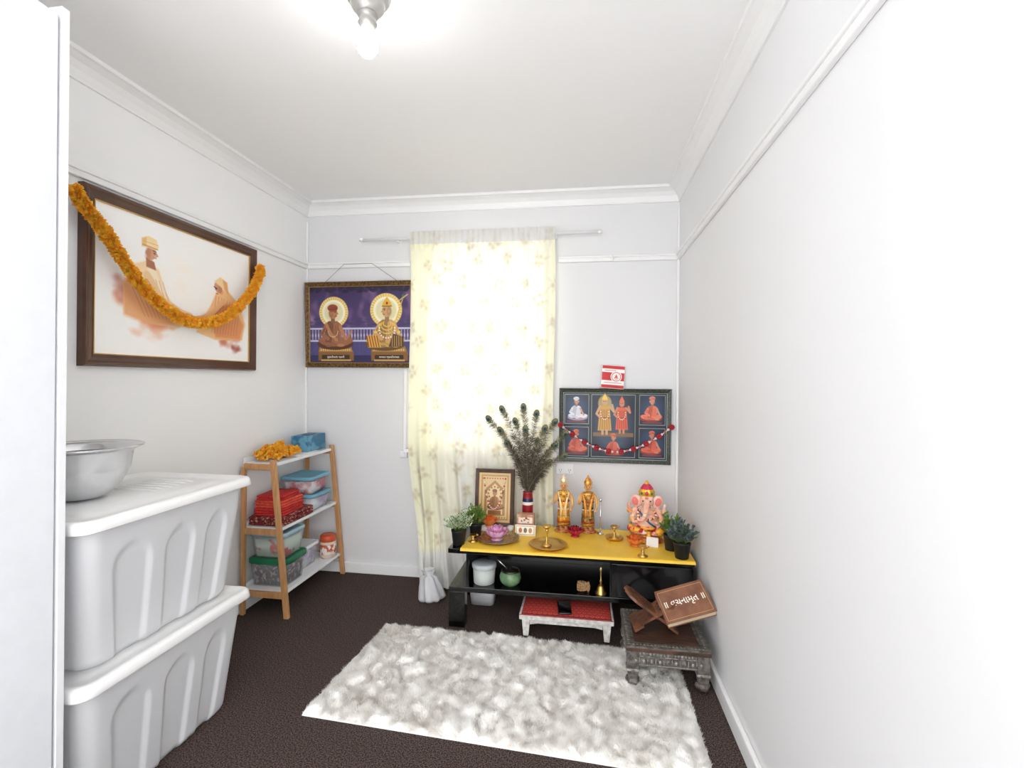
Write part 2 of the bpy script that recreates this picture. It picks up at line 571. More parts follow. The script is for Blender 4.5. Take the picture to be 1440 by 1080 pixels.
cw, ch = 340, 640
cv = Cv(cw, ch, (252, 249, 238))
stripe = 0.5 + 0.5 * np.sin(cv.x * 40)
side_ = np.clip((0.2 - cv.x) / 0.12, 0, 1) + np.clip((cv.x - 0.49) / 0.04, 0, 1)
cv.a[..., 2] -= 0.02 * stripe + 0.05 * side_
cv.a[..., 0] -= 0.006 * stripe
gap_glow = np.exp(-((cv.x / cv.A - 0.38) / 0.03) ** 2)  # daylight at the gap between curtain halves, painted into the cloth colour
cv.a = cv.a * (1 - 0.7 * gap_glow[..., None]) + 0.7 * gap_glow[..., None] * np.array([0.99, 0.985, 0.97])
r_ = random.Random(3)
ncol = 5
for row in range(-1, 19):
    for c_ in range(ncol + 1):
        cx = (c_ + 0.5 * (row % 2)) * cv.A / ncol + r_.uniform(-0.02, 0.02)
        cy = row * 0.060 + 0.03 + r_.uniform(-0.014, 0.014)
        sz = r_.uniform(0.75, 1.1)
        for k in range(10):
            a = r_.uniform(0, 6.28); d = r_.uniform(0.006, 0.028) * sz
            cv.ell(cx + d * math.cos(a) * 1.1, cy + d * math.sin(a), 0.009, 0.003, (228, 220, 184), 0.42, rot=a, soft=0.006)
        for k in range(4):
            a = k * 1.7 + row * 1.3 + c_; d = 0.013 * sz
            fx, fy = cx + d * math.cos(a), cy + d * math.sin(a)
            for p in range(5):
                q = p * 1.257
                cv.ell(fx + 0.0045 * math.cos(q), fy + 0.0045 * math.sin(q), 0.0042, 0.0034, (222, 210, 194) if k % 2 else (216, 206, 178), 0.45, soft=0.004)
            cv.ell(fx, fy, 0.0022, 0.0022, (196, 180, 146), 0.45, soft=0.003)
        cv.line([(cx, cy + 0.014), (cx + r_.uniform(-0.012, 0.012), cy + 0.034)], 0.001, (216, 206, 172), 0.4, soft=0.004)
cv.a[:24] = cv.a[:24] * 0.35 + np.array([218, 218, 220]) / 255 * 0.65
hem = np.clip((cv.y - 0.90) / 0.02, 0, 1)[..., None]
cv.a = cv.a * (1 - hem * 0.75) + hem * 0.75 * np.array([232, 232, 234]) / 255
tt = np.linspace(0, 1, ch)[:, None]
uu = np.linspace(0, 1, cw)[None, :]
zt, zb = 2.385, 0.02
Z = zt + (zb - zt) * tt + 0 * uu
low = np.clip((0.95 - Z) / 0.9, 0, 1)
lowt = low ** 1.5
xl = -1.178 + 0.13 * lowt
xr = -0.19 + 0 * tt
X = xl + (xr - xl) * uu
ph = uu * 2 * math.pi
fold = 0.014 * np.sin(ph * 8 + 0.6 * np.sin(ph * 2)) + 0.006 * np.sin(ph * 15 + 1.3 + tt * 2) + 0.005 * np.sin(ph * 3 + 4 * tt)
head = np.clip((0.06 - tt) / 0.02, 0, 1)
fold = fold * (1 - head) + head * 0.007 * np.sin(ph * 26)
amp = 0.75 + 0.7 * tt
Y = 3.214 + fold * amp
leftm = np.clip((-0.80 - X) / 0.1, 0, 1); leftm = leftm * leftm * (3 - 2 * leftm)
pull = np.clip((0.45 - Z) / 0.45, 0, 1) ** 1.6
Y = Y - leftm * pull * 0.15 + leftm * pull * 0.025 * np.sin(ph * 26)
X = X + 0.006 * np.sin(tt * 9 + ph * 3) + leftm * pull * 0.012 * np.sin(ph * 14)
Y = np.minimum(Y, 3.262)
rodfix = np.clip((Z - 2.30) / 0.03, 0, 1)
Y = Y * (1 - rodfix) + rodfix * np.minimum(Y, 3.222)
P = np.stack([X, Y, Z], -1).reshape(-1, 3)
cur = thing('curtain', 'sheer cream curtain with tan floral sprigs over the window', 'curtain', (0, 0, 0))
cur.location = (-0.68, 3.2, 0.0)
P[:, 0] += 0.68; P[:, 1] -= 3.2
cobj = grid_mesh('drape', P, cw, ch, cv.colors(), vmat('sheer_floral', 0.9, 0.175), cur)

# ------------------------------------------------------------------ wardrobe
wd = thing('wardrobe', 'tall plain white wardrobe with flat doors', 'wardrobe', (XL + 0.03, -0.66, 0))
M_wd = mat('wardrobe_white', (228, 231, 236), 0.4)
b = B()
b.box((0.252, 0.92, 1.2), (0.496, 1.80, 2.36))
b.obj('body', M_wd, wd)
for k in range(4):
    b = B(); b.box((0.515, 0.02 + 0.449 * k + 0.223, 1.215), (0.018, 0.444, 2.31))
    d = b.obj('door', M_wd, wd, bevel=0.002)
    if k < 2:
        b = B(); hy = 0.02 + 0.449 * k + (0.40 if k % 2 == 0 else 0.04)
        b.tube([(0.524, hy, 1.0), (0.55, hy, 1.0), (0.55, hy, 1.14), (0.524, hy, 1.14)], 0.005, 8)
        b.obj('handle', M_steel, d)
b = B(); b.box((0.263, 1.830, 1.2), (0.526, 0.022, 2.4)); b.obj('end_panel', mat('wardrobe_panel', (238, 239, 242), 0.35), wd, bevel=0.002)

# ------------------------------------------------------------------ storage tubs
M_tub = mat('milky_translucent_plastic', (243, 244, 247), 0.28, trans=0.3, var=0.01, vs=5)
M_lid = mat('white_lid_plastic', (254, 254, 254), 0.3, trans=0.08)
def tub(z0, H, label, ribs):
    t = thing('storage_tub', label, 'storage box', (-1.676, 1.575, z0), group='large lidded storage tubs stacked on the carpet')
    hx, hy = 0.276, 0.374
    vs = []; rows = 44; cnt = None
    hb = H - 0.03
    for i in range(rows + 1):
        f = i / rows
        z = f * hb
        sx = 0.208 + 0.044 * f; sy = 0.30 + 0.046 * f
        if f < 0.06:
            sx -= 0.012 * (1 - f / 0.06) ** 2; sy -= 0.012 * (1 - f / 0.06) ** 2
        r = 0.05
        pts = []
        ns, nc = 90, 7
        def side(ax):
            out = []
            half = (sy if ax == 'x' else sx) - r
            for k in range(ns):
                s_ = -1 + 2 * k / (ns - 1)
                pc = (-0.62, 0.06, 0.68) if ax == 'x' else (-0.5, 0.5)
                wd_l = (0.29, 0.27, 0.22) if ax == 'x' else (0.34, 0.34)
                off = 0
                for c0, wdt in zip(pc, wd_l):
                    dx = (s_ - c0) / (wdt * (0.78 + 0.22 * f))
                    top = 0.84 - 0.14 * dx * dx
                    mx_ = min(1, max(0, (1 - abs(dx)) * 3.6)); mz = min(1, max(0, (top - f) * 13))
                    mm = mx_ * mz
                    mm = mm * mm * (3 - 2 * mm)
                    off = max(off, mm)
                out.append((half * s_, off * 0.010))
            return out
        for (s_, o) in side('x'):
            pts.append((sx - o, s_, z))
        for k in range(1, nc):
            a = math.radians(90 * k / nc); pts.append((sx - r + r * math.cos(a), sy - r + r * math.sin(a), z))
        for (s_, o) in side('y'):
            pts.append((-s_, sy - o, z))
        for k in range(1, nc):
            a = math.radians(90 + 90 * k / nc); pts.append((-sx + r + r * math.cos(a), sy - r + r * math.sin(a), z))
        for (s_, o) in side('x'):
            pts.append((-sx + o, -s_, z))
        for k in range(1, nc):
            a = math.radians(180 + 90 * k / nc); pts.append((-sx + r + r * math.cos(a), -sy + r + r * math.sin(a), z))
        for (s_, o) in side('y'):
            pts.append((s_, -sy + o, z))
        for k in range(1, nc):
            a = math.radians(270 + 90 * k / nc); pts.append((sx - r + r * math.cos(a), -sy + r + r * math.sin(a), z))
        cnt = len(pts); vs += pts
    fs = []
    for i in range(rows):
        for k in range(cnt):
            k2 = (k + 1) % cnt
            fs.append((i * cnt + k, i * cnt + k2, (i + 1) * cnt + k2, (i + 1) * cnt + k))
    fs.append(tuple(range(cnt))[::-1])
    b = B(); b.add(vs, fs, 0, True); b.obj('body', M_tub, t)
    b = B()
    zl = H - 0.045
    b.rrl([(hx - 0.012, hy - 0.012, 0.05, zl + 0.014), (hx - 0.002, hy - 0.002, 0.05, zl + 0.006), (hx + 0.0, hy, 0.05, zl + 0.009), (hx - 0.003, hy - 0.003, 0.05, zl + 0.031), (hx - 0.008, hy - 0.008, 0.048, zl + 0.039), (hx - 0.016, hy - 0.016, 0.045, zl + 0.042), (hx - 0.028, hy - 0.028, 0.045, zl + 0.042),
           (hx - 0.038, hy - 0.038, 0.04, zl + 0.033), (hx - 0.09, hy - 0.09, 0.04, zl + 0.033), (hx - 0.098, hy - 0.098, 0.03, zl + 0.038)], n=8)
    if ribs:
        for k in range(6):
            yy = 0.05 + k * 0.035
            b.tube([(-0.10, yy, zl + 0.036), (-0.07, yy + 0.003, zl + 0.0395), (0.07, yy + 0.003, zl + 0.0395), (0.10, yy, zl + 0.036)], 0.004, 6)
    b.obj('lid', M_lid, t)
    return t
tub(0.001, 0.478, 'large milky plastic storage tub standing on the carpet', False)
tub(0.481, 0.478, 'large milky plastic storage tub stacked with a bowl on top', True)

bowl = thing('steel_bowl', 'wide-rimmed stainless steel mixing bowl on a tub lid', 'bowl', (-1.722, 1.47, 0.9585))
bowl.scale = (0.97, 0.97, 0.92)
b = B()
b.lathe([(0, 0), (0.06, 0), (0.08, 0.008), (0.118, 0.05), (0.144, 0.11), (0.152, 0.17), (0.176, 0.186), (0.184, 0.190), (0.186, 0.194), (0.180, 0.196), (0.150, 0.182), (0.14, 0.11), (0.113, 0.055), (0.076, 0.014), (0.0, 0.006)], seg=64)
b.obj('bowl_shell', M_steel, bowl)
plate_ = thing('steel_plate', 'round stainless steel plate lying inside the bowl', 'plate', (-1.722, 1.47, 1.080))
b = B(); b.lathe([(0, 0), (0.10, 0), (0.115, 0.012), (0.127, 0.025), (0.129, 0.028), (0.112, 0.016), (0.10, 0.005), (0, 0.005)], seg=48); b.obj('dish', M_steel, plate_)

# ------------------------------------------------------------------ ladder shelf
sh = thing('ladder_shelf', 'pale wooden ladder shelf with three white boards', 'shelf', (-1.958, 2.6, 0))
SHY = 0.662
levels = [(0.14, 0.29), (0.50, 0.255), (0.875, 0.215)]
for y in (0.0, SHY):
    b = B(); b.box((0.012, y, 0.43), (0.024, 0.024, 0.86)); b.obj('leg', M_wood, sh, bevel=0.003)
    b = B(); s1, s2 = 0.305, 0.21
    b.hexa([(s1 - 0.03, y - 0.012, 0), (s1, y - 0.012, 0), (s1, y + 0.012, 0), (s1 - 0.03, y + 0.012, 0)],
           [(s2 - 0.03, y - 0.012, 0.905), (s2, y - 0.012, 0.905), (s2, y + 0.012, 0.905), (s2 - 0.03, y + 0.012, 0.905)])
    b.obj('leg', M_wood, sh, bevel=0.003)
    for (z, d) in levels:
        b = B(); b.box((d / 2, y, z - 0.012), (d - 0.03, 0.018, 0.035)); b.obj('crossbar', M_wood, sh, bevel=0.002)
for (z, d) in levels:
    b = B(); b.box((d / 2 - 0.008, SHY / 2, z), (d - 0.014, SHY - 0.02, 0.018)); b.obj('shelf_board', M_white, sh, bevel=0.002)
    b = B(); b.box((0.006, SHY / 2, z + 0.02), (0.01, SHY - 0.02, 0.025)); b.obj('back_rail', M_white, sh, bevel=0.002)

# marigold puffs
M_mari = mat('marigold_orange', (255, 206, 62), 0.75, rgb2=(250, 158, 22), vs=45)
def puff(b, c, R, n, rs, axis=None):
    for k in range(n):
        d = Vector((rs.gauss(0, 1), rs.gauss(0, 1), rs.gauss(0, 1)))
        if d.length < 1e-3:
            continue
        d.normalize()
        p0 = Vector(c) + d * R * 0.35
        p1 = Vector(c) + d * R * rs.uniform(0.85, 1.15)
        s_ = d.orthogonal().normalized()
        s_ = Matrix.Rotation(rs.uniform(0, 6.28), 3, d) @ s_
        w = R * 0.24
        mid = p0.lerp(p1, 0.65)
        n_ = d.cross(s_) * R * 0.1
        b.add([p0, mid + s_ * w + n_, p1, mid - s_ * w + n_], [(0, 1, 2), (0, 2, 3)], 0, False)
rs = random.Random(11)
b = B()
for k in range(90):
    x = rs.uniform(-0.075, 0.075); y = rs.uniform(-0.15, 0.14)
    q = 1 - (x / 0.1) ** 2 - (y / 0.19) ** 2
    if q < 0.05:
        continue
    puff(b, (x, y, 0.024 + q * 0.065 * rs.random()), 0.022, 46, rs)
tag(b.obj('marigold_garland', M_mari, loc=(-1.862, 2.79, 0.886)), 'heap of orange artificial marigold garland on the top shelf', 'garland', 'orange marigold garlands')
b = B(); b.rrl([(0.06, 0.13, 0.006, 0), (0.06, 0.13, 0.006, 0.003)], n=2)
b.box((0.005, 0.02, 0.0045), (0.1, 0.2, 0.002), 0, rotM(rz=6))
tag(b.obj('paper_sheet', mat('paper', (240, 240, 238), 0.8), loc=(-1.835, 2.99, 0.8845)), 'sheets of white paper lying on the top shelf', 'paper')
tb = thing('tissue_box', 'blue patterned cardboard tissue box on the top shelf', 'tissue box', (-1.855, 3.125, 0.890), (0, 0, 3))
b = B(); b.box((0, 0, 0.052), (0.12, 0.24, 0.104)); b.obj('carton', mat('blue_carton', (54, 114, 148), 0.5, rgb2=(100, 158, 184), vs=22, lo=0.45, hi=0.55), tb, bevel=0.003)
b = B(); b.lathe([(0, 0), (0.035, 0), (0.035, 0.001), (0, 0.001)], c=(0, 0, 0.1042), sy=2.2); b.obj('opening', mat('dark_slot', (40, 78, 102), 0.5), tb)

def folded(name, loc, sx, sy, h, m, label, layers=3, group=None, rz=0):
    t = B()
    for k in range(layers):
        hh = h / layers
        t.rrl([(sx / 2 - 0.006, sy / 2 - 0.006, 0.012, k * hh), (sx / 2, sy / 2, 0.014, k * hh + hh * 0.3), (sx / 2, sy / 2, 0.014, k * hh + hh * 0.7), (sx / 2 - 0.006, sy / 2 - 0.006, 0.012, (k + 1) * hh)], n=4)
    o = t.obj(name, m, loc=loc, rot=(0, 0, rz), bevel=0)
    return tag(o, label, 'cloth', group)
G = 'folded cloths on the middle shelf'
M_patt = mat('maroon_pattern_cloth', (112, 18, 26), 0.85, rgb2=(206, 160, 140), vs=70, lo=0.55, hi=0.62)
folded('folded_cloth', (-1.832, 2.80, 0.5105), 0.225, 0.33, 0.05, M_patt, 'folded maroon patterned cloth at the bottom of the pile', 3, G)
folded('folded_cloth', (-1.835, 2.775, 0.561), 0.19, 0.24, 0.045, M_red, 'folded bright red cloth on a maroon cloth', 3, G, 3)
folded('folded_cloth', (-1.832, 2.77, 0.6065), 0.185, 0.22, 0.045, mat('coral_cloth', (220, 80, 62), 0.9, var=0.2, vs=60, bump=0.3, bs=150), 'folded coral red cloth in the pile', 3, G, -3)
folded('folded_cloth', (-1.835, 2.765, 0.652), 0.17, 0.20, 0.028, M_red, 'folded red cloth topping the pile', 2, G, 4)

M_clear = mat('clear_plastic', (240, 246, 248), 0.1, clear=0.74)
M_bluelid = mat('pale_blue_lid', (132, 196, 220), 0.3, trans=0.2)
M_greenlid = mat('green_lid', (16, 112, 72), 0.35)
def bin_(loc, sx, sy, h, lid, contents, label, rz=0, lidh=0.018):
    t = thing('food_container', label, 'storage container', loc, (0, 0, rz), 'lidded plastic containers on the shelf')
    b = B(); b.rrl([(sx / 2 - 0.02, sy / 2 - 0.02, 0.02, 0), (sx / 2 - 0.006, sy / 2 - 0.006, 0.022, h - lidh)], n=5, capt=False); b.obj('body', M_clear, t)
    b = B(); b.rrl([(sx / 2 - 0.003, sy / 2 - 0.003, 0.022, h - lidh - 0.004), (sx / 2, sy / 2, 0.024, h - lidh), (sx / 2, sy / 2, 0.024, h - 0.004), (sx / 2 - 0.005, sy / 2 - 0.005, 0.02, h), (sx / 2 - 0.018, sy / 2 - 0.018, 0.016, h), (sx / 2 - 0.02, sy / 2 - 0.02, 0.016, h - 0.004)], n=5)
    b.obj('lid', lid, t)
    b = B(); b.rrl([(sx / 2 - 0.026, sy / 2 - 0.026, 0.018, 0.004), (sx / 2 - 0.018, sy / 2 - 0.018, 0.018, (h - lidh) * 0.8)], n=4); b.obj('contents', contents, t)
    return t
Mc1 = mat('pinkish_contents', (196, 70, 96), 0.8, rgb2=(238, 228, 230), vs=16, lo=0.42, hi=0.6)
Mc2 = mat('dark_contents', (22, 12, 18), 0.7, rgb2=(170, 136, 150), vs=50, lo=0.54, hi=0.6)
Mc3 = mat('pale_contents', (206, 222, 208), 0.8, rgb2=(210, 80, 80), vs=14, lo=0.55, hi=0.62)
Mc4 = mat('lilac_contents', (170, 150, 190), 0.8, rgb2=(236, 238, 242), vs=14, lo=0.4, hi=0.6)
bin_((-1.832, 3.075, 0.5105), 0.23, 0.24, 0.11, M_bluelid, Mc4, 'clear container with pale blue lid and lilac contents')
bin_((-1.836, 3.065, 0.6215), 0.22, 0.26, 0.115, M_bluelid, Mc1, 'clear container with pale blue lid and pink contents', 2)
bin_((-1.825, 2.755, 0.1505), 0.25, 0.23, 0.165, M_greenlid, Mc2, 'clear container with dark green lid and dark contents', 0, 0.03)
bin_((-1.825, 2.75, 0.3165), 0.235, 0.22, 0.15, mat('clear_blue_lid', (176, 208, 220), 0.3, trans=0.2), Mc3, 'clear square container with whitish blue lid', 0)
bin_((-1.85, 3.0, 0.1505), 0.2, 0.2, 0.14, M_white, Mc4, 'small clear container with white lid')
jar = thing('jar', 'squat plastic jar with orange lid and label', 'jar', (-1.735, 3.175, 0.1505))
b = B(); b.lathe([(0, 0), (0.05, 0), (0.054, 0.006), (0.054, 0.1), (0.045, 0.115), (0, 0.115)]); b.obj('body', mat('jar_plastic', (226, 204, 186), 0.3), jar)
b = B(); b.lathe([(0.0545, 0.025), (0.0552, 0.026), (0.0552, 0.09), (0.0545, 0.091)]); b.obj('paper_label', mat('jar_label', (200, 96, 66), 0.6, rgb2=(240, 230, 220), vs=30, lo=0.45, hi=0.5), jar)
b = B(); b.lathe([(0.051, 0.108), (0.052, 0.11), (0.052, 0.145), (0.048, 0.15), (0, 0.15)], wav=0.01, nw=14, seg=56); b.obj('lid', mat('orange_lid', (212, 88, 48), 0.4), jar)

# ------------------------------------------------------------------ framed pictures
M_frame1 = mat('walnut_frame', (80, 48, 32), 0.35, var=0.2, vs=12, coat=0.15)
M_goldline = mat('gold_line', (190, 150, 84), 0.35, 0.6)
def framed(name_label, W, H, fw, loc, rz, mframe, mline, depth=0.03, tilt=0, g0=0.95, g1=1.03):
    t = thing('framed_picture', name_label, 'framed picture', loc, (tilt, 0, rz))
    b = B(); b.ring(W, H, [(0, 0), (0, -depth * 0.7), (fw * 0.12, -depth), (fw * 0.3, -depth * 0.95), (fw * 0.45, -depth * 0.8), (fw * 0.7, -depth * 0.75), (fw, -depth * 0.55), (fw, -depth * 0.3)])
    b.add([(-W / 2, 0, 0), (W / 2, 0, 0), (W / 2, 0, H), (-W / 2, 0, H)], [(0, 3, 2, 1)], 0, False)
    b.obj('frame', mframe, t)
    b = B()
    b.ring(W, H, [(fw * g0, -depth * 0.55), (fw * g0, -depth * 0.62), (fw * g1, -depth * 0.60), (fw * g1, -depth * 0.4)])
    b.obj('gilt_edge', mline, t)
    return t

# 1. watercolour on left wall
W1, H1 = 1.036, 0.73
p1 = framed('large walnut-framed watercolour of two seated robed men', W1, H1, 0.052, (XL + 0.001, 2.192, 1.42), 90, M_frame1, M_goldline, 0.035)
iw, ih = W1 - 0.098, H1 - 0.098
cv = Cv(440, int(440 * ih / iw), (255, 254, 252))
A = cv.A
def wash(x, y, rx, ry, col, al, seed, n=26, sz=0.05):
    rr = random.Random(seed)
    for k in range(n):
        a = rr.uniform(0, 6.28); d = math.sqrt(rr.random())
        cv.ell(x + rx * d * math.cos(a), y + ry * d * math.sin(a), sz * rr.uniform(0.5, 1.3), sz * rr.uniform(0.3, 0.9), col, al, rot=rr.uniform(-0.6, 0.6), soft=0.03)
def S(fx, fy):
    return ((fx * W1 - 0.049) / iw * A, (fy * H1 - 0.049) / ih)
wash(*S(0.5, 0.45), 0.36, 0.20, (255, 242, 226), 0.16, 1, 26, 0.10)
wash(*S(0.23, 0.58), 0.13, 0.12, (242, 192, 160), 0.28, 2, 30, 0.05)
wash(*S(0.16, 0.55), 0.05, 0.09, (206, 106, 74), 0.26, 3, 18, 0.03)
wash(*S(0.36, 0.70), 0.16, 0.06, (234, 146, 100), 0.36, 4, 26, 0.045)
wash(*S(0.72, 0.68), 0.22, 0.09, (234, 146, 90), 0.38, 5, 32, 0.045)
wash(*S(0.80, 0.77), 0.12, 0.06, (196, 84, 48), 0.38, 6, 26, 0.03)
wash(*S(0.88, 0.6), 0.05, 0.12, (244, 184, 130), 0.36, 7, 20, 0.035)
def PP(pts):
    return [S(*p) for p in pts]
SK, SKD = (216, 156, 122), (176, 110, 80)
cv.poly(PP([(0.225, 0.37), (0.29, 0.33), (0.35, 0.37), (0.385, 0.5), (0.44, 0.6), (0.52, 0.66), (0.46, 0.73), (0.3, 0.72), (0.18, 0.68), (0.175, 0.5)]), (252, 222, 178), 1, 0.014)
cv.poly(PP([(0.175, 0.5), (0.21, 0.42), (0.27, 0.5), (0.36, 0.64), (0.46, 0.71), (0.3, 0.73), (0.18, 0.69)]), (236, 160, 102), 0.7, 0.03)
cv.poly(PP([(0.29, 0.36), (0.33, 0.37), (0.40, 0.56), (0.36, 0.58), (0.30, 0.48)]), (255, 240, 212), 0.85, 0.02)
for k in range(10):
    x0 = 0.2 + k * 0.019
    cv.line(PP([(x0, 0.41 + 0.004 * k), (x0 + 0.02, 0.52), (x0 + 0.08, 0.68)]), 0.003, (190, 106, 62), 0.42, 0.007)
cv.poly(PP([(0.283, 0.31), (0.325, 0.33), (0.335, 0.38), (0.285, 0.37)]), SKD, 1, 0.008)
cv.ell(*S(0.308, 0.275), 0.038, 0.057, SK, 1, 0.15, 0.008)
cv.ell(*S(0.293, 0.285), 0.022, 0.045, SKD, 0.5, 0.15, 0.02)
cv.poly(PP([(0.328, 0.25), (0.347, 0.288), (0.33, 0.3)]), SK, 1, 0.006)
cv.poly(PP([(0.262, 0.25), (0.262, 0.20), (0.295, 0.175), (0.335, 0.185), (0.348, 0.23), (0.335, 0.252), (0.29, 0.248)]), (250, 224, 168), 1, 0.008)
cv.poly(PP([(0.262, 0.25), (0.262, 0.20), (0.285, 0.185), (0.285, 0.248)]), (232, 188, 124), 0.8, 0.015)
cv.line(PP([(0.266, 0.238), (0.342, 0.245)]), 0.004, (206, 146, 88), 1)
cv.line(PP([(0.268, 0.215), (0.345, 0.218)]), 0.002, (214, 160, 104), 0.8)
cv.line(PP([(0.318, 0.26), (0.334, 0.262)]), 0.003, (90, 60, 48), 1)
cv.ell(*S(0.326, 0.275), 0.010, 0.007, (70, 48, 40), 0.7)
cv.line(PP([(0.323, 0.304), (0.335, 0.302)]), 0.0025, (150, 60, 54), 1)
cv.ell(*S(0.286, 0.282), 0.009, 0.015, (196, 130, 98), 1)
cv.line(PP([(0.29, 0.42), (0.37, 0.56), (0.47, 0.62), (0.53, 0.635)]), 0.028, (246, 206, 154), 1, 0.01)
cv.line(PP([(0.29, 0.45), (0.36, 0.58), (0.46, 0.645)]), 0.003, (190, 106, 62), 0.7, 0.006)
cv.line(PP([(0.51, 0.63), (0.585, 0.65)]), 0.015, SK, 1, 0.008)
cv.poly(PP([(0.7, 0.43), (0.77, 0.38), (0.86, 0.47), (0.92, 0.62), (0.9, 0.76), (0.7, 0.78), (0.57, 0.74), (0.6, 0.65), (0.66, 0.54)]), (248, 198, 140), 1, 0.014)
cv.poly(PP([(0.74, 0.5), (0.82, 0.5), (0.91, 0.64), (0.88, 0.76), (0.7, 0.76), (0.66, 0.64)]), (226, 136, 80), 0.7, 0.03)
for k in range(10):
    x0 = 0.7 + k * 0.02
    cv.line(PP([(x0, 0.45 + 0.006 * k), (x0 - 0.01, 0.56), (x0 - 0.03, 0.73)]), 0.003, (180, 88, 50), 0.42, 0.007)
cv.ell(*S(0.715, 0.385), 0.043, 0.052, SK, 1, -0.5, 0.008)
cv.ell(*S(0.73, 0.40), 0.025, 0.036, SKD, 0.5, -0.5, 0.02)
cv.poly(PP([(0.685, 0.35), (0.73, 0.305), (0.78, 0.335), (0.79, 0.43), (0.75, 0.39)]), (252, 216, 162), 1, 0.008)
cv.poly(PP([(0.745, 0.32), (0.78, 0.335), (0.79, 0.43), (0.76, 0.39)]), (228, 162, 104), 0.8, 0.012)
cv.line(PP([(0.685, 0.388), (0.7, 0.396)]), 0.004, (70, 48, 40), 1)
cv.ell(*S(0.7, 0.398), 0.014, 0.010, (60, 42, 36), 0.6)
cv.line(PP([(0.70, 0.435), (0.713, 0.435)]), 0.003, (140, 60, 54), 1)
cv.line(PP([(0.75, 0.49), (0.67, 0.59), (0.61, 0.635), (0.56, 0.65)]), 0.024, (242, 188, 136), 1, 0.01)
cv.line(PP([(0.75, 0.52), (0.68, 0.61), (0.62, 0.655)]), 0.003, (180, 88, 50), 0.7, 0.006)
cv.line(PP([(0.53, 0.675), (0.62, 0.668), (0.70, 0.63)]), 0.014, SK, 1, 0.01)
wash(*S(0.85, 0.83), 0.05, 0.03, (150, 56, 36), 0.36, 9, 14, 0.022)
wash(*S(0.3, 0.79), 0.2, 0.03, (242, 196, 166), 0.28, 10, 16, 0.035)
canvas_obj('artwork', cv, iw, ih, p1, -iw / 2, 0.049, -0.015)

# marigold garland over it
rs = random.Random(5)
ctrl = [(1.605, 2.08), (1.645, 2.03), (1.741, 1.94), (1.87, 1.792), (2.034, 1.685), (2.204, 1.65), (2.39, 1.70), (2.57, 1.84), (2.66, 1.96), (2.685, 2.04)]
def cr(P, n):
    out = []
    for i in range(len(P) - 1):
        p0 = P[max(0, i - 1)]; p1_ = P[i]; p2 = P[i + 1]; p3 = P[min(len(P) - 1, i + 2)]
        for k in range(n):
            t = k / n
            out.append(tuple(0.5 * ((2 * b_) + (-a_ + c_) * t + (2 * a_ - 5 * b_ + 4 * c_ - d_) * t * t + (-a_ + 3 * b_ - 3 * c_ + d_) * t ** 3) for a_, b_, c_, d_ in zip(p0, p1_, p2, p3)))
    out.append(P[-1])
    return out
line_ = cr(ctrl, 16)
last = None
b = B()
for q in line_:
    if last is None or math.hypot(q[0] - last[0], q[1] - last[1]) > 0.010:
        puff(b, (rs.uniform(-0.004, 0.004), q[0] - 2.16 + rs.uniform(-0.002, 0.002), q[1] - 1.65 + rs.uniform(-0.002, 0.002)), 0.030 * rs.uniform(0.92, 1.08), 80, rs)
        last = q
tag(b.obj('marigold_garland', M_mari, loc=(XL + 0.074, 2.16, 1.65)), 'long orange marigold garland draped across the framed watercolour', 'garland', 'orange marigold garlands')

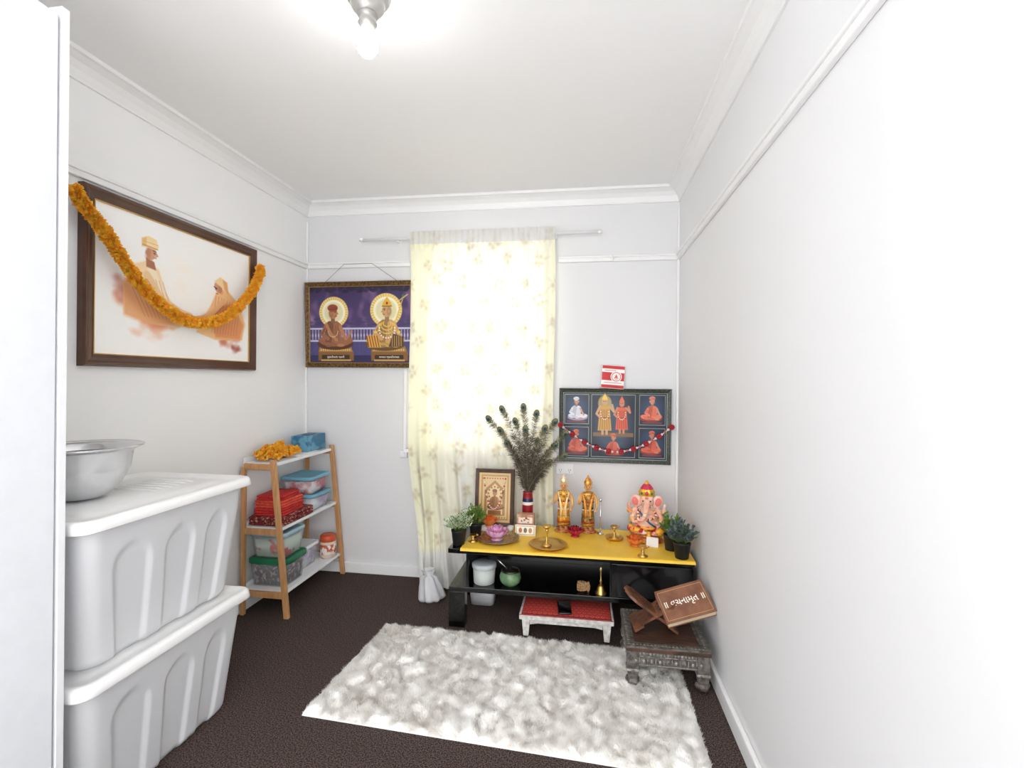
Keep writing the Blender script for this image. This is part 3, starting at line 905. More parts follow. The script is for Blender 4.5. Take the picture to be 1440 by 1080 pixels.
# seated figure painter
def seated(cv, x, y, s, skin, robe, dark, face=1, hat=None, halo=None, jew=False):
    sd = tuple(int(c * 0.75) for c in skin)
    if halo:
        hx, hy = x + face * 0.02 * s, y - 0.27 * s
        cv.ell(hx, hy, 0.34 * s, 0.34 * s, (240, 214, 130), 1, soft=0.01)
        for k in range(36):
            a = k * 2 * math.pi / 36
            cv.line([(hx + 0.24 * s * math.cos(a), hy + 0.24 * s * math.sin(a)), (hx + 0.34 * s * math.cos(a), hy + 0.34 * s * math.sin(a))], 0.003, halo, 0.9, 0.004)
        cv.ell(hx, hy, 0.27 * s, 0.27 * s, (252, 246, 220), 1, soft=0.01)
        cv.ell(hx, hy, 0.22 * s, 0.22 * s, (224, 214, 160), 0.8, soft=0.03)
    cv.ell(x + 0.05 * s * face, y + 0.42 * s, 0.42 * s, 0.13 * s, dark)
    cv.ell(x + 0.05 * s * face - 0.14 * s, y + 0.37 * s, 0.26 * s, 0.10 * s, robe, 1, 0.15)
    cv.ell(x + 0.05 * s * face + 0.16 * s, y + 0.37 * s, 0.26 * s, 0.10 * s, robe, 1, -0.15)
    cv.poly([(x - 0.2 * s, y), (x - 0.1 * s, y - 0.08 * s), (x + 0.1 * s, y - 0.08 * s), (x + 0.2 * s, y), (x + 0.17 * s, y + 0.38 * s), (x - 0.18 * s, y + 0.38 * s)], robe if not jew else skin, 1)
    cv.poly([(x - 0.2 * s, y), (x - 0.1 * s, y - 0.08 * s), (x + 0.02 * s, y - 0.08 * s), (x - 0.04 * s, y + 0.38 * s), (x - 0.18 * s, y + 0.38 * s)], dark, 0.45)
    for k in range(5):
        cv.line([(x - 0.12 * s + k * 0.06 * s, y + 0.02 * s), (x - 0.1 * s + k * 0.06 * s, y + 0.33 * s)], 0.0035, dark, 0.5)
    for k in range(6):
        cv.line([(x - 0.34 * s + k * 0.06 * s, y + 0.33 * s + 0.01 * s * k), (x - 0.24 * s + k * 0.08 * s, y + 0.47 * s)], 0.003, dark, 0.5)
    cv.line([(x + 0.17 * s, y + 0.04 * s), (x + 0.25 * s, y + 0.22 * s), (x + 0.30 * s, y + 0.30 * s)], 0.038 * s, skin, 1)
    cv.line([(x - 0.17 * s, y + 0.04 * s), (x - 0.26 * s, y + 0.2 * s), (x - 0.12 * s, y + 0.3 * s)], 0.042 * s, robe if not jew else skin, 1)
    cv.line([(x - 0.19 * s, y + 0.08 * s), (x - 0.26 * s, y + 0.2 * s)], 0.01 * s, dark, 0.6)
    cv.ell(x + 0.18 * s, y + 0.45 * s, 0.09 * s, 0.032 * s, skin)
    cv.ell(x - 0.10 * s, y + 0.46 * s, 0.07 * s, 0.026 * s, sd)
    cv.line([(x, y - 0.07 * s), (x, y - 0.16 * s)], 0.045 * s, sd)
    cv.ell(x + face * 0.01 * s, y - 0.255 * s, 0.095 * s, 0.125 * s, skin)
    cv.poly([(x + face * 0.095 * s, y - 0.28 * s), (x + face * 0.135 * s, y - 0.235 * s), (x + face * 0.085 * s, y - 0.215 * s)], skin)
    cv.ell(x - face * 0.05 * s, y - 0.25 * s, 0.05 * s, 0.10 * s, sd, 0.6, soft=0.02)
    cv.ell(x - face * 0.04 * s, y - 0.245 * s, 0.018 * s, 0.03 * s, skin)
    cv.ell(x + face * 0.055 * s, y - 0.275 * s, 0.02 * s, 0.009 * s, (30, 20, 20))
    cv.line([(x + face * 0.03 * s, y - 0.305 * s), (x + face * 0.085 * s, y - 0.30 * s)], 0.003, (50, 30, 24), 0.9)
    cv.line([(x + face * 0.05 * s, y - 0.185 * s), (x + face * 0.09 * s, y - 0.19 * s)], 0.004, (150, 50, 50), 0.9)
    if hat:
        cv.ell(x - 0.005 * s, y - 0.365 * s, 0.12 * s, 0.08 * s, hat)
        cv.line([(x - 0.1 * s, y - 0.34 * s), (x + 0.1 * s, y - 0.34 * s)], 0.006, dark, 0.7)
        cv.line([(x - 0.08 * s, y - 0.40 * s), (x + 0.09 * s, y - 0.37 * s)], 0.005, dark, 0.5)
    if jew:
        for rr_ in (0.10, 0.16, 0.22):
            pts = [(x + rr_ * s * math.sin(t) * 0.8, y - 0.06 * s + rr_ * s * (1 + math.cos(t)) * 0.6) for t in np.linspace(-2.2, 2.2, 12)]
            cv.line(pts, 0.006, (240, 205, 70), 1)
        for t in np.linspace(-1.8, 1.8, 12):
            cv.ell(x + 0.24 * s * math.sin(t) * 0.7, y - 0.04 * s + 0.22 * s * (1 + math.cos(t)) * 0.75, 0.010, 0.010, (248, 244, 230))
            cv.ell(x + 0.19 * s * math.sin(t) * 0.7, y - 0.04 * s + 0.18 * s * (1 + math.cos(t)) * 0.75, 0.006, 0.006, (60, 110, 70))
        cv.poly([(x - 0.11 * s, y - 0.34 * s), (x - 0.08 * s, y - 0.43 * s), (x, y - 0.54 * s), (x + 0.08 * s, y - 0.43 * s), (x + 0.11 * s, y - 0.34 * s)], (226, 180, 60))
        cv.ell(x, y - 0.41 * s, 0.014, 0.018, (160, 30, 40)); cv.line([(x - 0.1 * s, y - 0.35 * s), (x + 0.1 * s, y - 0.35 * s)], 0.005, (120, 70, 20))
        for sx in (-1, 1):
            cv.ell(x + sx * 0.25 * s, y + 0.17 * s, 0.035 * s, 0.03 * s, (240, 205, 70))

# 2. purple print
W2, H2 = 0.822, 0.605
p2 = framed('gilt-framed purple print of two haloed seated saints', W2, H2, 0.034, (-1.562, YB - 0.015, 1.457), -0.6, mat('antique_gold_frame', (128, 96, 46), 0.4, 0.4, rgb2=(56, 38, 20), vs=90), M_goldline, 0.022, tilt=2.0)
iw, ih = W2 - 0.064, H2 - 0.064
cv = Cv(460, int(460 * ih / iw), (62, 40, 110))
A = cv.A
g = cv.y[..., None]
cv.a = np.array([54, 38, 84]) / 255 * (1 - g) + np.array([110, 90, 138]) / 255 * g
nz = cv.noise(1, 14, 3) + 0.6 * cv.noise(1, 30, 4)
cv.a += np.clip(nz - 0.05, 0, 1)[..., None] * np.array([0.42, 0.32, 0.30])
rr = random.Random(2)
for k in range(120):
    cv.ell(rr.uniform(0, A), rr.uniform(0.0, 0.07), 0.03, 0.02, (30, 20, 46), 0.6)
for k in range(60):
    cv.ell(rr.uniform(0, A), rr.uniform(0.42, 0.52), 0.04, 0.014, (60, 50, 96), 0.5)
cv.rect(0, 0.70, A, 1.0, (74, 70, 122))
for k in range(9):
    cv.line([(k * A / 8, 0.72), ((k - 4) * A / 5 + A / 2, 1.0)], 0.002, (110, 106, 160), 0.6)
cv.rect(0, 0.90, A, 1.0, (40, 36, 84))
for yy in (0.54, 0.70):
    cv.rect(0, yy, A, yy + 0.022, (196, 198, 222))
for k in range(34):
    x = k * A / 33
    cv.line([(x, 0.56), (x, 0.7)], 0.005, (172, 174, 206))
    cv.ell(x, 0.64, 0.010, 0.025, (196, 198, 222))
for (x, gold) in ((0.36, 0), (1.10, 1)):
    cv.poly([(x - 0.22, 0.78), (x + 0.22, 0.78), (x + 0.25, 0.86), (x - 0.24, 0.86)], (168, 122, 60))
    for k in range(14):
        cv.ell(x - 0.2 + k * 0.031, 0.83, 0.010, 0.014, (226, 190, 104))
    cv.rect(x - 0.24, 0.855, x + 0.26, 0.97, (134, 92, 48))
    cv.rect(x - 0.2, 0.955, x + 0.22, 0.975, (206, 164, 84))
    cv.rect(x - 0.19, 0.895, x + 0.20, 0.95, (52, 34, 24))
seated(cv, 0.33, 0.50, 0.60, (184, 126, 88), (158, 102, 70), (84, 46, 32), 1, (156, 66, 46), (196, 150, 60))
cv.line([(0.24, 0.50), (0.30, 0.62), (0.38, 0.7)], 0.02, (184, 126, 88), 1)
for t in np.linspace(-1.5, 1.5, 14):
    cv.ell(0.33 + 0.07 * math.sin(t), 0.50 + 0.08 * (1 + math.cos(t)), 0.006, 0.006, (230, 210, 170))
seated(cv, 1.08, 0.49, 0.64, (210, 162, 112), (206, 170, 84), (104, 72, 36), -1, None, (200, 150, 50), True)
cv.poly([(0.80, 0.64), (0.95, 0.64), (1.0, 0.80), (0.82, 0.80)], (214, 176, 70))
for k in range(5):
    cv.line([(0.80 + 0.035 * k, 0.65), (0.83 + 0.035 * k, 0.79)], 0.006, (150, 40, 44))
cv.poly([(1.16, 0.62), (1.30, 0.66), (1.31, 0.79), (1.1, 0.79)], (90, 60, 50))
for k in range(5):
    cv.line([(1.15 + 0.03 * k, 0.65), (1.15 + 0.03 * k, 0.78)], 0.004, (214, 176, 70))
cv.line([(0.52, 0.68), (0.585, 0.60)], 0.014, (184, 126, 88)); cv.ell(0.59, 0.59, 0.02, 0.014, (184, 126, 88))
cv.line([(1.2, 0.44), (1.3, 0.16)], 0.006, (226, 186, 80)); cv.ell(1.3, 0.15, 0.02, 0.035, (60, 120, 90)); cv.line([(1.24, 0.2), (1.36, 0.12)], 0.006, (226, 186, 80))
canvas_obj('artwork', cv, iw, ih, p2, -iw / 2, 0.032, -0.0085)
M_cap = mat('caption_cream', (250, 240, 210), 0.5)
text_obj('ગુણાતીતાનંદ સ્વામી', 0.0185, M_cap, p2, (-iw / 2 + 0.365 * ih, -0.0092, 0.032 + 0.077 * ih), name='caption')
text_obj('ભગવાન સ્વામિનારાયણ', 0.0175, M_cap, p2, (-iw / 2 + 1.105 * ih, -0.0092, 0.032 + 0.077 * ih), name='caption')
b = B(); b.tube([(-0.27, -0.004, H2 - 0.01), (-0.12, 0.003, H2 + 0.125), (0.09, 0.003, H2 + 0.125), (0.29, -0.004, H2 - 0.01)], 0.0016, 6); b.obj('hanging_string', mat('grey_string', (110, 110, 112), 0.7), p2)

# 3. six-panel print
W3, H3 = 0.72, 0.49
p3 = framed('dark-framed print with six panels of seated saints', W3, H3, 0.028, (0.205, YB - 0.004, 0.838), 0, mat('black_green_frame', (30, 38, 32), 0.35, coat=0.2, rgb2=(82, 88, 66), vs=120, lo=0.5, hi=0.7), mat('silver_line', (170, 180, 170), 0.4, 0.4), 0.02, tilt=2.0)
iw, ih = W3 - 0.05, H3 - 0.05
cv = Cv(460, int(460 * ih / iw), (18, 26, 34))
A = cv.A
def panel(x0, y0, x1, y1, c1=(50, 80, 116), c2=(14, 28, 52)):
    cv.rect(x0 - 0.008, y0 - 0.01, x1 + 0.008, y1 + 0.01, (158, 168, 170))
    cv.rect(x0, y0, x1, y1, c2)
    cx, cy = (x0 + x1) / 2, (y0 + y1) / 2
    cv.ell(cx, cy, (x1 - x0) * 0.42, (y1 - y0) * 0.45, c1, 0.8, soft=0.12)
rows = [(0.04, 0.47), (0.53, 0.96)]
colx = [(0.03, 0.38), (0.43, 1.06), (1.13, 1.49)]
pk, pd = (226, 104, 76), (150, 52, 36)
for (y0, y1) in rows:
    for ci in (0, 2):
        panel(colx[ci][0], y0, colx[ci][1], y1)
panel(colx[1][0], 0.04, colx[1][1], 0.96, (56, 78, 104), (12, 24, 46))
seated(cv, 0.20, 0.23, 0.36, (204, 150, 120), (228, 228, 236), (150, 150, 174), 1, (236, 232, 226))
seated(cv, 1.31, 0.22, 0.38, (214, 150, 120), (236, 128, 100), pd, -1, (236, 150, 120))
seated(cv, 0.20, 0.72, 0.36, (200, 130, 100), pk, pd, 1, (226, 120, 80))
seated(cv, 1.31, 0.72, 0.36, (206, 140, 108), pk, pd, -1, (226, 120, 80))
for a_ in (0.20, 1.31):
    for yy in (0.43, 0.915):
        cv.rect(a_ - 0.14, yy, a_ + 0.14, yy + 0.025, (190, 60, 50), 0.6)
def stand(x, y, s, skin, robe, dark, crown):
    cv.poly([(x - 0.12 * s, y), (x + 0.12 * s, y), (x + 0.17 * s, y + 0.62 * s), (x - 0.17 * s, y + 0.62 * s)], robe)
    for k in range(5):
        cv.line([(x - 0.08 * s + k * 0.04 * s, y + 0.1 * s), (x - 0.12 * s + k * 0.06 * s, y + 0.6 * s)], 0.004, dark, 0.7)
    cv.line([(x - 0.12 * s, y + 0.3 * s), (x + 0.12 * s, y + 0.3 * s)], 0.008, dark, 0.9)
    cv.line([(x - 0.12 * s, y + 0.02 * s), (x - 0.2 * s, y + 0.2 * s), (x - 0.12 * s, y + 0.28 * s)], 0.028 * s, skin)
    cv.line([(x + 0.12 * s, y + 0.02 * s), (x + 0.22 * s, y + 0.14 * s), (x + 0.18 * s, y - 0.02 * s)], 0.028 * s, skin)
    cv.line([(x - 0.05 * s, y + 0.62 * s), (x - 0.05 * s, y + 0.7 * s)], 0.03 * s, skin)
    cv.line([(x + 0.05 * s, y + 0.62 * s), (x + 0.05 * s, y + 0.7 * s)], 0.03 * s, skin)
    cv.ell(x, y - 0.1 * s, 0.07 * s, 0.09 * s, skin)
    cv.ell(x - 0.025 * s, y - 0.11 * s, 0.01 * s, 0.008 * s, (20, 20, 20)); cv.ell(x + 0.025 * s, y - 0.11 * s, 0.01 * s, 0.008 * s, (20, 20, 20))
    cv.poly([(x - 0.08 * s, y - 0.15 * s), (x, y - 0.32 * s), (x + 0.08 * s, y - 0.15 * s)], crown)
    for t in np.linspace(-1.8, 1.8, 10):
        cv.ell(x + 0.1 * s * math.sin(t), y + 0.02 * s + 0.16 * s * (1 + math.cos(t)), 0.008, 0.008, (250, 236, 200))
cv.ell(0.62, 0.16, 0.10, 0.12, (236, 200, 110), 0.7, soft=0.02)
cv.rect(0.45, 0.6, 1.04, 0.66, (130, 96, 60))
stand(0.62, 0.20, 0.60, (206, 160, 120), (206, 160, 70), (140, 60, 50), (240, 200, 80))
stand(0.87, 0.22, 0.54, (206, 130, 90), (222, 92, 56), (140, 40, 30), (226, 110, 60))
seated(cv, 0.75, 0.76, 0.34, (206, 140, 108), pk, pd, 1, (226, 120, 80))
canvas_obj('artwork', cv, iw, ih, p3, -iw / 2, 0.025, -0.008)

# bead garland across six-panel print
b = B()
pts = []
for k in range(37):
    t = -1 + 2 * k / 36
    pts.append((t * 0.355 + 0.004, -0.008, -0.20 + 0.17 * abs(t) ** 1.8))
b.tube(pts, 0.003, 6, 0)
for k, p in enumerate(pts):
    if k % 4 == 0:
        for j in range(9):
            a = j * 0.7
            b.ell((p[0] + 0.010 * math.cos(a), p[1] - 0.004, p[2] + 0.010 * math.sin(a)), (0.009, 0.009, 0.009), 1, n=6)
    else:
        b.ell(p, 0.0085, 0 if k % 2 else 2, n=6)
tag(b.obj('bead_garland', [mat('white_bead', (236, 230, 226), 0.4), mat('crimson_flower', (166, 16, 36), 0.6), mat('pink_bead', (206, 90, 104), 0.4)], loc=(0.205, YB - 0.032, 1.115)), 'red and white flower garland strung over the six-panel print', 'garland')

# red white carton above
cd = thing('small_carton', 'small white carton with red stripes standing on the picture frame', 'box', (0.185, YB - 0.030, 1.3285), (0, 4, 6))
cv = Cv(130, 130, (248, 244, 242))
for (y0, y1) in ((0.0, 0.14), (0.30, 0.66), (0.86, 1.0)):
    cv.rect(0, y0, 1, y1, (206, 34, 40))
cv.ell(0.64, 0.48, 0.25, 0.25, (248, 242, 238)); cv.ell(0.64, 0.48, 0.21, 0.21, (212, 76, 72)); cv.ell(0.64, 0.48, 0.18, 0.18, (248, 242, 238))
cv.poly([(0.57, 0.52), (0.64, 0.36), (0.71, 0.52)], (206, 60, 56)); cv.rect(0.54, 0.53, 0.74, 0.56, (206, 60, 56)); cv.line([(0.56, 0.6), (0.72, 0.6)], 0.008, (206, 60, 56))
cv.line([(0.12, 0.76), (0.88, 0.76)], 0.012, (206, 60, 56)); cv.line([(0.12, 0.21), (0.6, 0.21)], 0.012, (206, 60, 56))
canvas_obj('printed_face', cv, 0.145, 0.145, cd, -0.0725, 0.003, -0.0206)
b = B(); b.box((0, 0, 0.0755), (0.149, 0.04, 0.151)); b.obj('carton', mat('carton_white_red', (244, 238, 236), 0.5), cd, bevel=0.002)

ol = thing('power_outlet', 'white plastic double power outlet on the back wall', 'power outlet', (-0.115, YB - 0.0005, 0.79))
b = B(); b.box((0, -0.005, 0), (0.115, 0.01, 0.072)); b.obj('faceplate', M_white, ol, bevel=0.003)
for x in (-0.03, 0.03):
    b = B(); b.box((x - 0.007, -0.0105, -0.008), (0.0025, 0.001, 0.009)); b.box((x + 0.007, -0.0105, -0.008), (0.0025, 0.001, 0.009)); b.box((x, -0.0105, -0.022), (0.0025, 0.001, 0.009))
    b.obj('socket', M_eye, ol)
for x in (-0.03, 0.03):
    b = B(); b.box((x, -0.012, 0.02), (0.01, 0.004, 0.014)); b.obj('switch', M_white, ol, bevel=0.001)
nl = thing('wall_hook', 'small white screw hook on the picture rail', 'hook', (0.185, YB - 0.028, 2.19))
b = B(); b.tube([(0, 0.01, 0), (0, -0.01, 0), (0, -0.02, -0.01), (0, -0.014, -0.022), (0, -0.004, -0.02)], 0.003, 8); b.ell((0, 0.002, 0), (0.012, 0.004, 0.012), n=8); b.obj('hook', M_trim, nl)

# ------------------------------------------------------------------ ceiling lamp
lp = thing('ceiling_light', 'bare bulb in a chromed batten lamp holder on the ceiling', 'ceiling light', (-0.706, 1.515, ZC))
lp.scale = (0.98, 0.98, 1.08)
b = B(); b.lathe([(0, 0), (0.072, 0), (0.072, -0.012), (0.066, -0.02), (0.058, -0.022), (0.056, -0.035), (0.05, -0.045), (0.036, -0.05), (0.034, -0.06), (0, -0.06)], seg=40); b.obj('ceiling_rose', mat('satin_nickel', (196, 194, 190), 0.3, 0.8), lp)
b = B(); b.lathe([(0.0, -0.058), (0.03, -0.058), (0.033, -0.066), (0.027, -0.072), (0.027, -0.082), (0.031, -0.088), (0.024, -0.096), (0.022, -0.104), (0, -0.104)], seg=32); b.obj('lamp_holder', mat('holder_metal', (170, 168, 164), 0.35, 0.7), lp)
b = B(); b.lathe([(0.014, -0.098), (0.017, -0.112), (0.03, -0.132), (0.0345, -0.15), (0.032, -0.168), (0.02, -0.183), (0, -0.188)], seg=32); b.obj('bulb', mat('bulb_glow', (255, 254, 252), 0.3, emit=42), lp)

# ------------------------------------------------------------------ rug
rg = thing('shag_rug', 'fluffy off-white plush rug lying on the carpet', 'rug', (-0.32, 2.19, 0))
RC = np.array([(-1.126, 1.86), (0.466, 1.765), (0.475, 2.56), (-1.075, 2.61)]) - np.array([-0.32, 2.19])
def bil(u, v):
    return (RC[0][None] * ((1 - u) * (1 - v))[:, None] + RC[1][None] * (u * (1 - v))[:, None] + RC[2][None] * (u * v)[:, None] + RC[3][None] * ((1 - u) * v)[:, None])
def snoise(x, y, f, seed):
    r = np.random.default_rng(seed); n = 0
    for k in range(14):
        a = r.uniform(0, 6.28); ff = f * r.uniform(0.6, 1.7)
        n = n + np.sin((x * math.cos(a) + y * math.sin(a)) * ff + r.uniform(0, 6.28))
    return n / 4
nw, nh = 340, 180
U, V = np.meshgrid(np.linspace(0, 1, nw), np.linspace(1, 0, nh))
q = bil(U.ravel(), V.ravel())
ed = np.minimum(np.minimum(U, 1 - U) * 1.55, np.minimum(V, 1 - V) * 0.78).ravel()
eh = np.clip(ed / 0.025, 0, 1) ** 0.5
def hgt(x, y):
    return 0.014 + 0.010 * np.abs(snoise(x, y, 34, 1)) + 0.004 * snoise(x, y, 80, 2)
LO = np.array(lin((222, 217, 210))); HI = np.array(lin((255, 254, 251)))
def rcol(x, y):
    c = (np.abs(snoise(x, y, 34, 1)) - 0.4) * 0.8 + snoise(x, y, 80, 2) * 0.35 + snoise(x, y, 22, 8) * 0.2
    t = np.clip(0.62 + c * 0.5, 0, 1)[:, None]
    return LO[None] * (1 - t) + HI[None] * t
P = np.stack([q[:, 0], q[:, 1], 0.002 + np.maximum(hgt(q[:, 0], q[:, 1]), 0.004) * eh], -1)
grid_mesh('backing', P, nw, nh, rcol(q[:, 0], q[:, 1]), vmat('shag_fibre', 0.95), rg)
NB = 150000
u = rng.random(NB); v = rng.random(NB)
q = bil(u, v)
x, y = q[:, 0], q[:, 1]
edb = np.minimum(np.minimum(u, 1 - u) * 1.55, np.minimum(v, 1 - v) * 0.78)
z = 0.002 + np.maximum(hgt(x, y), 0.004) * 0.85 * np.clip(edb / 0.025, 0.1, 1) ** 0.5
ax = snoise(x, y, 38, 21) * 4 + rng.normal(0, 0.9, NB)
ln = 0.018 * rng.uniform(0.6, 1.2, NB) * np.clip(0.6 + edb / 0.05, 0.6, 1)
til = 0.5 + 0.5 * rng.random(NB)
dx = np.cos(ax) * np.sin(til) * ln; dy = np.sin(ax) * np.sin(til) * ln; dz = np.cos(til) * ln
wd_ = 0.0011
px_ = -np.sin(ax) * wd_; py_ = np.cos(ax) * wd_
v0 = np.stack([x - px_, y - py_, z], -1); v1 = np.stack([x + px_, y + py_, z], -1); v2 = np.stack([x + dx, y + dy, z + dz], -1)
VV = np.stack([v0, v1, v2], 1).reshape(-1, 3)
me = bpy.data.meshes.new('pile')
me.vertices.add(NB * 3); me.vertices.foreach_set('co', VV.ravel())
me.loops.add(NB * 3); me.loops.foreach_set('vertex_index', np.arange(NB * 3))
me.polygons.add(NB); me.polygons.foreach_set('loop_start', np.arange(NB) * 3); me.polygons.foreach_set('loop_total', np.full(NB, 3))
me.update(calc_edges=True)
at = me.color_attributes.new('Col', 'FLOAT_COLOR', 'POINT')
cc = rcol(x, y); cc3 = np.repeat(cc, 3, 0); br = np.repeat(rng.uniform(0.92, 1.05, NB), 3)[:, None]
cc3 = np.clip(cc3 * br, 0, 1); cc3[:, 3] = 1
at.data.foreach_set('color', cc3.ravel())
me.materials.append(vmat('shag_strands', 0.95, 0.35))
pile = bpy.data.objects.new('pile', me); COL.objects.link(pile); pile.parent = rg; pile['kind'] = 'stuff'

# ------------------------------------------------------------------ black bench table
TX0, TX1, TY0, TY1, TZ = -0.735, 0.582, 2.65, 3.15, 0.44
tv = thing('low_black_bench', 'low glossy black bench with open shelf and cloth on top', 'low table', (TX0, TY0, 0))
TW, TD = TX1 - TX0, TY1 - TY0
b = B(); b.box((TW / 2, TD / 2, TZ - 0.013), (TW, TD, 0.026)); b.obj('tabletop', M_black, tv, bevel=0.002)
b = B(); b.box((TW * 0.5, TD / 2, 0.212), (TW - 0.01, TD - 0.02, 0.028)); b.obj('shelf', M_black, tv, bevel=0.002)
for y in (0.04, TD - 0.05):
    b = B(); b.box((0.05, y, 0.099), (0.09, 0.06, 0.198)); b.obj('leg', M_black, tv, bevel=0.002)
    b = B(); b.box((TW - 0.05, y, 0.099), (0.09, 0.06, 0.198)); b.obj('leg', M_black, tv, bevel=0.002)
b = B(); b.box((0.5, TD - 0.03, 0.32), (0.8, 0.018, 0.186)); b.obj('back_panel', M_black, tv)
b = B(); b.box((0.10, TD / 2, 0.32), (0.016, TD - 0.1, 0.186)); b.obj('side_panel', M_black, tv)
b = B(); b.box((TW - 0.215, TD / 2 + 0.015, 0.32), (0.43, TD - 0.05, 0.186)); b.obj('cabinet', M_black, tv)
b = B(); b.box((TW - 0.215, 0.012, 0.32), (0.415, 0.016, 0.176)); dr = b.obj('drawer', M_black, tv, bevel=0.002)
b = B(); b.box((TW - 0.215, 0.001, 0.404), (0.36, 0.006, 0.005)); b.obj('handle', M_blackpot, dr)
nx, ny = 130, 56
gx = np.linspace(-0.665, 0.585, nx); gy = np.linspace(3.14, 2.632, ny)
GX, GY = np.meshgrid(gx, gy)
over = np.clip(2.648 - GY, 0, 1)
GYY = np.where(GY < 2.648, 2.6465 - over * 0.1, GY)
zz = TZ + 0.003 + 0.0012 * (1 + snoise(GX, GY, 30, 31) * 0.5)
zz = np.where(GY < 2.648, TZ + 0.002 - over * 0.7, zz)
cob = grid_mesh('table_cloth', np.stack([GX, GYY, zz], -1).reshape(-1, 3), nx, ny, None, mat('yellow_satin', (250, 204, 66), 0.5, var=0.06, vs=6, bump=0.05, bs=30))
tag(cob, 'bright yellow cloth spread over the black bench', 'tablecloth')
TT = TZ + 0.0055

# ------------------------------------------------------------------ lower things
st = thing('footstool', 'low silver-white wooden stool with red patterned carpet top', 'footstool', (-0.078, 2.71, 0.018))
M_silv = mat('silver_white_wood', (222, 220, 216), 0.35, rgb2=(186, 182, 176), vs=40)
b = B(); b.box((0, 0, 0.105), (0.495, 0.25, 0.03)); b.obj('seat_frame', M_silv, st, bevel=0.004)
cv = Cv(180, 100, (176, 44, 40))
for i in range(-2, 22):
    for j in range(0, 10):
        x = i * 0.1 + (j % 2) * 0.05; y = j * 0.11 + 0.03
        cv.poly([(x - 0.045, y), (x, y - 0.05), (x + 0.045, y), (x, y + 0.05)], (206, 88, 68), 0.9); cv.ell(x, y, 0.014, 0.014, (104, 22, 26))
for yy in (0.03, 0.97):
    cv.line([(0, yy), (1.8, yy)], 0.02, (112, 22, 28))
for xx in (0.03, 1.77):
    cv.line([(xx, 0), (xx, 1)], 0.02, (112, 22, 28))
Xs = (np.arange(180) / 179 * 0.496 - 0.248)[None].repeat(100, 0); Ys = (0.128 - np.arange(100) / 99 * 0.256)[:, None].repeat(180, 1)
zs = 0.128 - 0.012 * (np.maximum(np.abs(Xs) / 0.248, np.abs(Ys) / 0.128)) ** 8
grid_mesh('carpet_top', np.stack([Xs, Ys, zs], -1).reshape(-1, 3), 180, 100, cv.colors(), vmat('woven_red', 0.9), st)
for sx in (-1, 1):
    for sy in (-1, 1):
        b = B(); b.M = rotM(loc=(sx * 0.212, sy * 0.1, 0))
        b.hexa([(-0.014, -0.014, 0), (0.014, -0.014, 0), (0.014, 0.014, 0), (-0.014, 0.014, 0)], [(-0.022, -0.018, 0.09), (0.022, -0.018, 0.09), (0.022, 0.018, 0.09), (-0.022, 0.018, 0.09)])
        b.obj('leg', M_silv, st, bevel=0.003)
b = B()
pr = [(-0.19, 0.09), (0.19, 0.09), (0.19, 0.062), (0.15, 0.07), (-0.15, 0.07), (-0.19, 0.062)]
b.prism(pr, -0.112, -0.10); b.obj('apron', M_silv, st)
ph_ = thing('phone', 'black smartphone lying face up on the stool', 'phone', (-0.09, 2.665, 0.1475), (0, 0, 6))
b = B(); b.rrl([(0.034, 0.07, 0.01, 0), (0.036, 0.072, 0.01, 0.002), (0.036, 0.072, 0.01, 0.007), (0.034, 0.07, 0.01, 0.009)], n=5); b.obj('phone_body', M_black, ph_)

wb = thing('storage_box', 'small white plastic box on the carpet under the bench', 'box', (-0.60, 3.0, 0.001))
b = B(); b.rrl([(0.07, 0.06, 0.025, 0), (0.08, 0.07, 0.025, 0.10)], n=6); b.obj('body', mat('dull_white_plastic', (200, 202, 206), 0.4), wb)
b = B(); b.rrl([(0.083, 0.073, 0.025, 0.10), (0.085, 0.075, 0.025, 0.115), (0.076, 0.066, 0.025, 0.123)], n=6); b.obj('lid', M_white, wb)
bg_ = B()
nr, na = 22, 40
vs = []; fs = []
for i in range(nr + 1):
    f = i / nr
    R = (0.06 * (1 - f) ** 0.6 + 0.022) if f < 0.8 else 0.022 + 0.02 * (f - 0.8) / 0.2
    R *= min(1, 0.75 + f * 3)
    for k in range(na):
        a = 2 * math.pi * k / na
        r2_ = R * (1 + 0.13 * math.sin(7 * a + 3 * f) + 0.06 * math.sin(13 * a))
        vs.append((r2_ * math.cos(a), 0.8 * r2_ * math.sin(a), 0.19 * f))
for i in range(nr):
    for k in range(na):
        k2 = (k + 1) % na
        fs.append((i * na + k, i * na + k2, (i + 1) * na + k2, (i + 1) * na + k))
fs.append(tuple(range(na))[::-1])
bg_.add(vs, fs, 0, True)
tag(bg_.obj('plastic_bag', mat('white_bag', (236, 237, 240), 0.35, trans=0.3), loc=(-0.925, 2.965, 0.001), rot=(0, -6, 0)), 'crumpled white plastic bag standing at the curtain foot', 'bag')

SZ = 0.2265
cn = thing('canister', 'white plastic canister with lid on the bench shelf', 'canister', (-0.548, 2.745, SZ))
b = B(); b.lathe([(0, 0), (0.055, 0), (0.06, 0.005), (0.064, 0.09), (0.0, 0.09)], seg=36); b.obj('body', mat('milky_canister', (210, 216, 212), 0.3, trans=0.2), cn)
b = B(); b.lathe([(0.066, 0.088), (0.069, 0.09), (0.069, 0.108), (0.062, 0.113), (0.0, 0.11)], seg=36); b.obj('lid', mat('canister_lid', (190, 196, 200), 0.35), cn)
gp = thing('green_pot', 'round green enamel pot with dark lid and steel spoon', 'pot', (-0.396, 2.735, SZ))
b = B(); b.lathe([(0, 0), (0.035, 0), (0.055, 0.02), (0.062, 0.045), (0.055, 0.07), (0.046, 0.078)], seg=36); b.obj('body', mat('green_enamel', (74, 110, 76), 0.25, rgb2=(124, 156, 114), vs=20), gp)
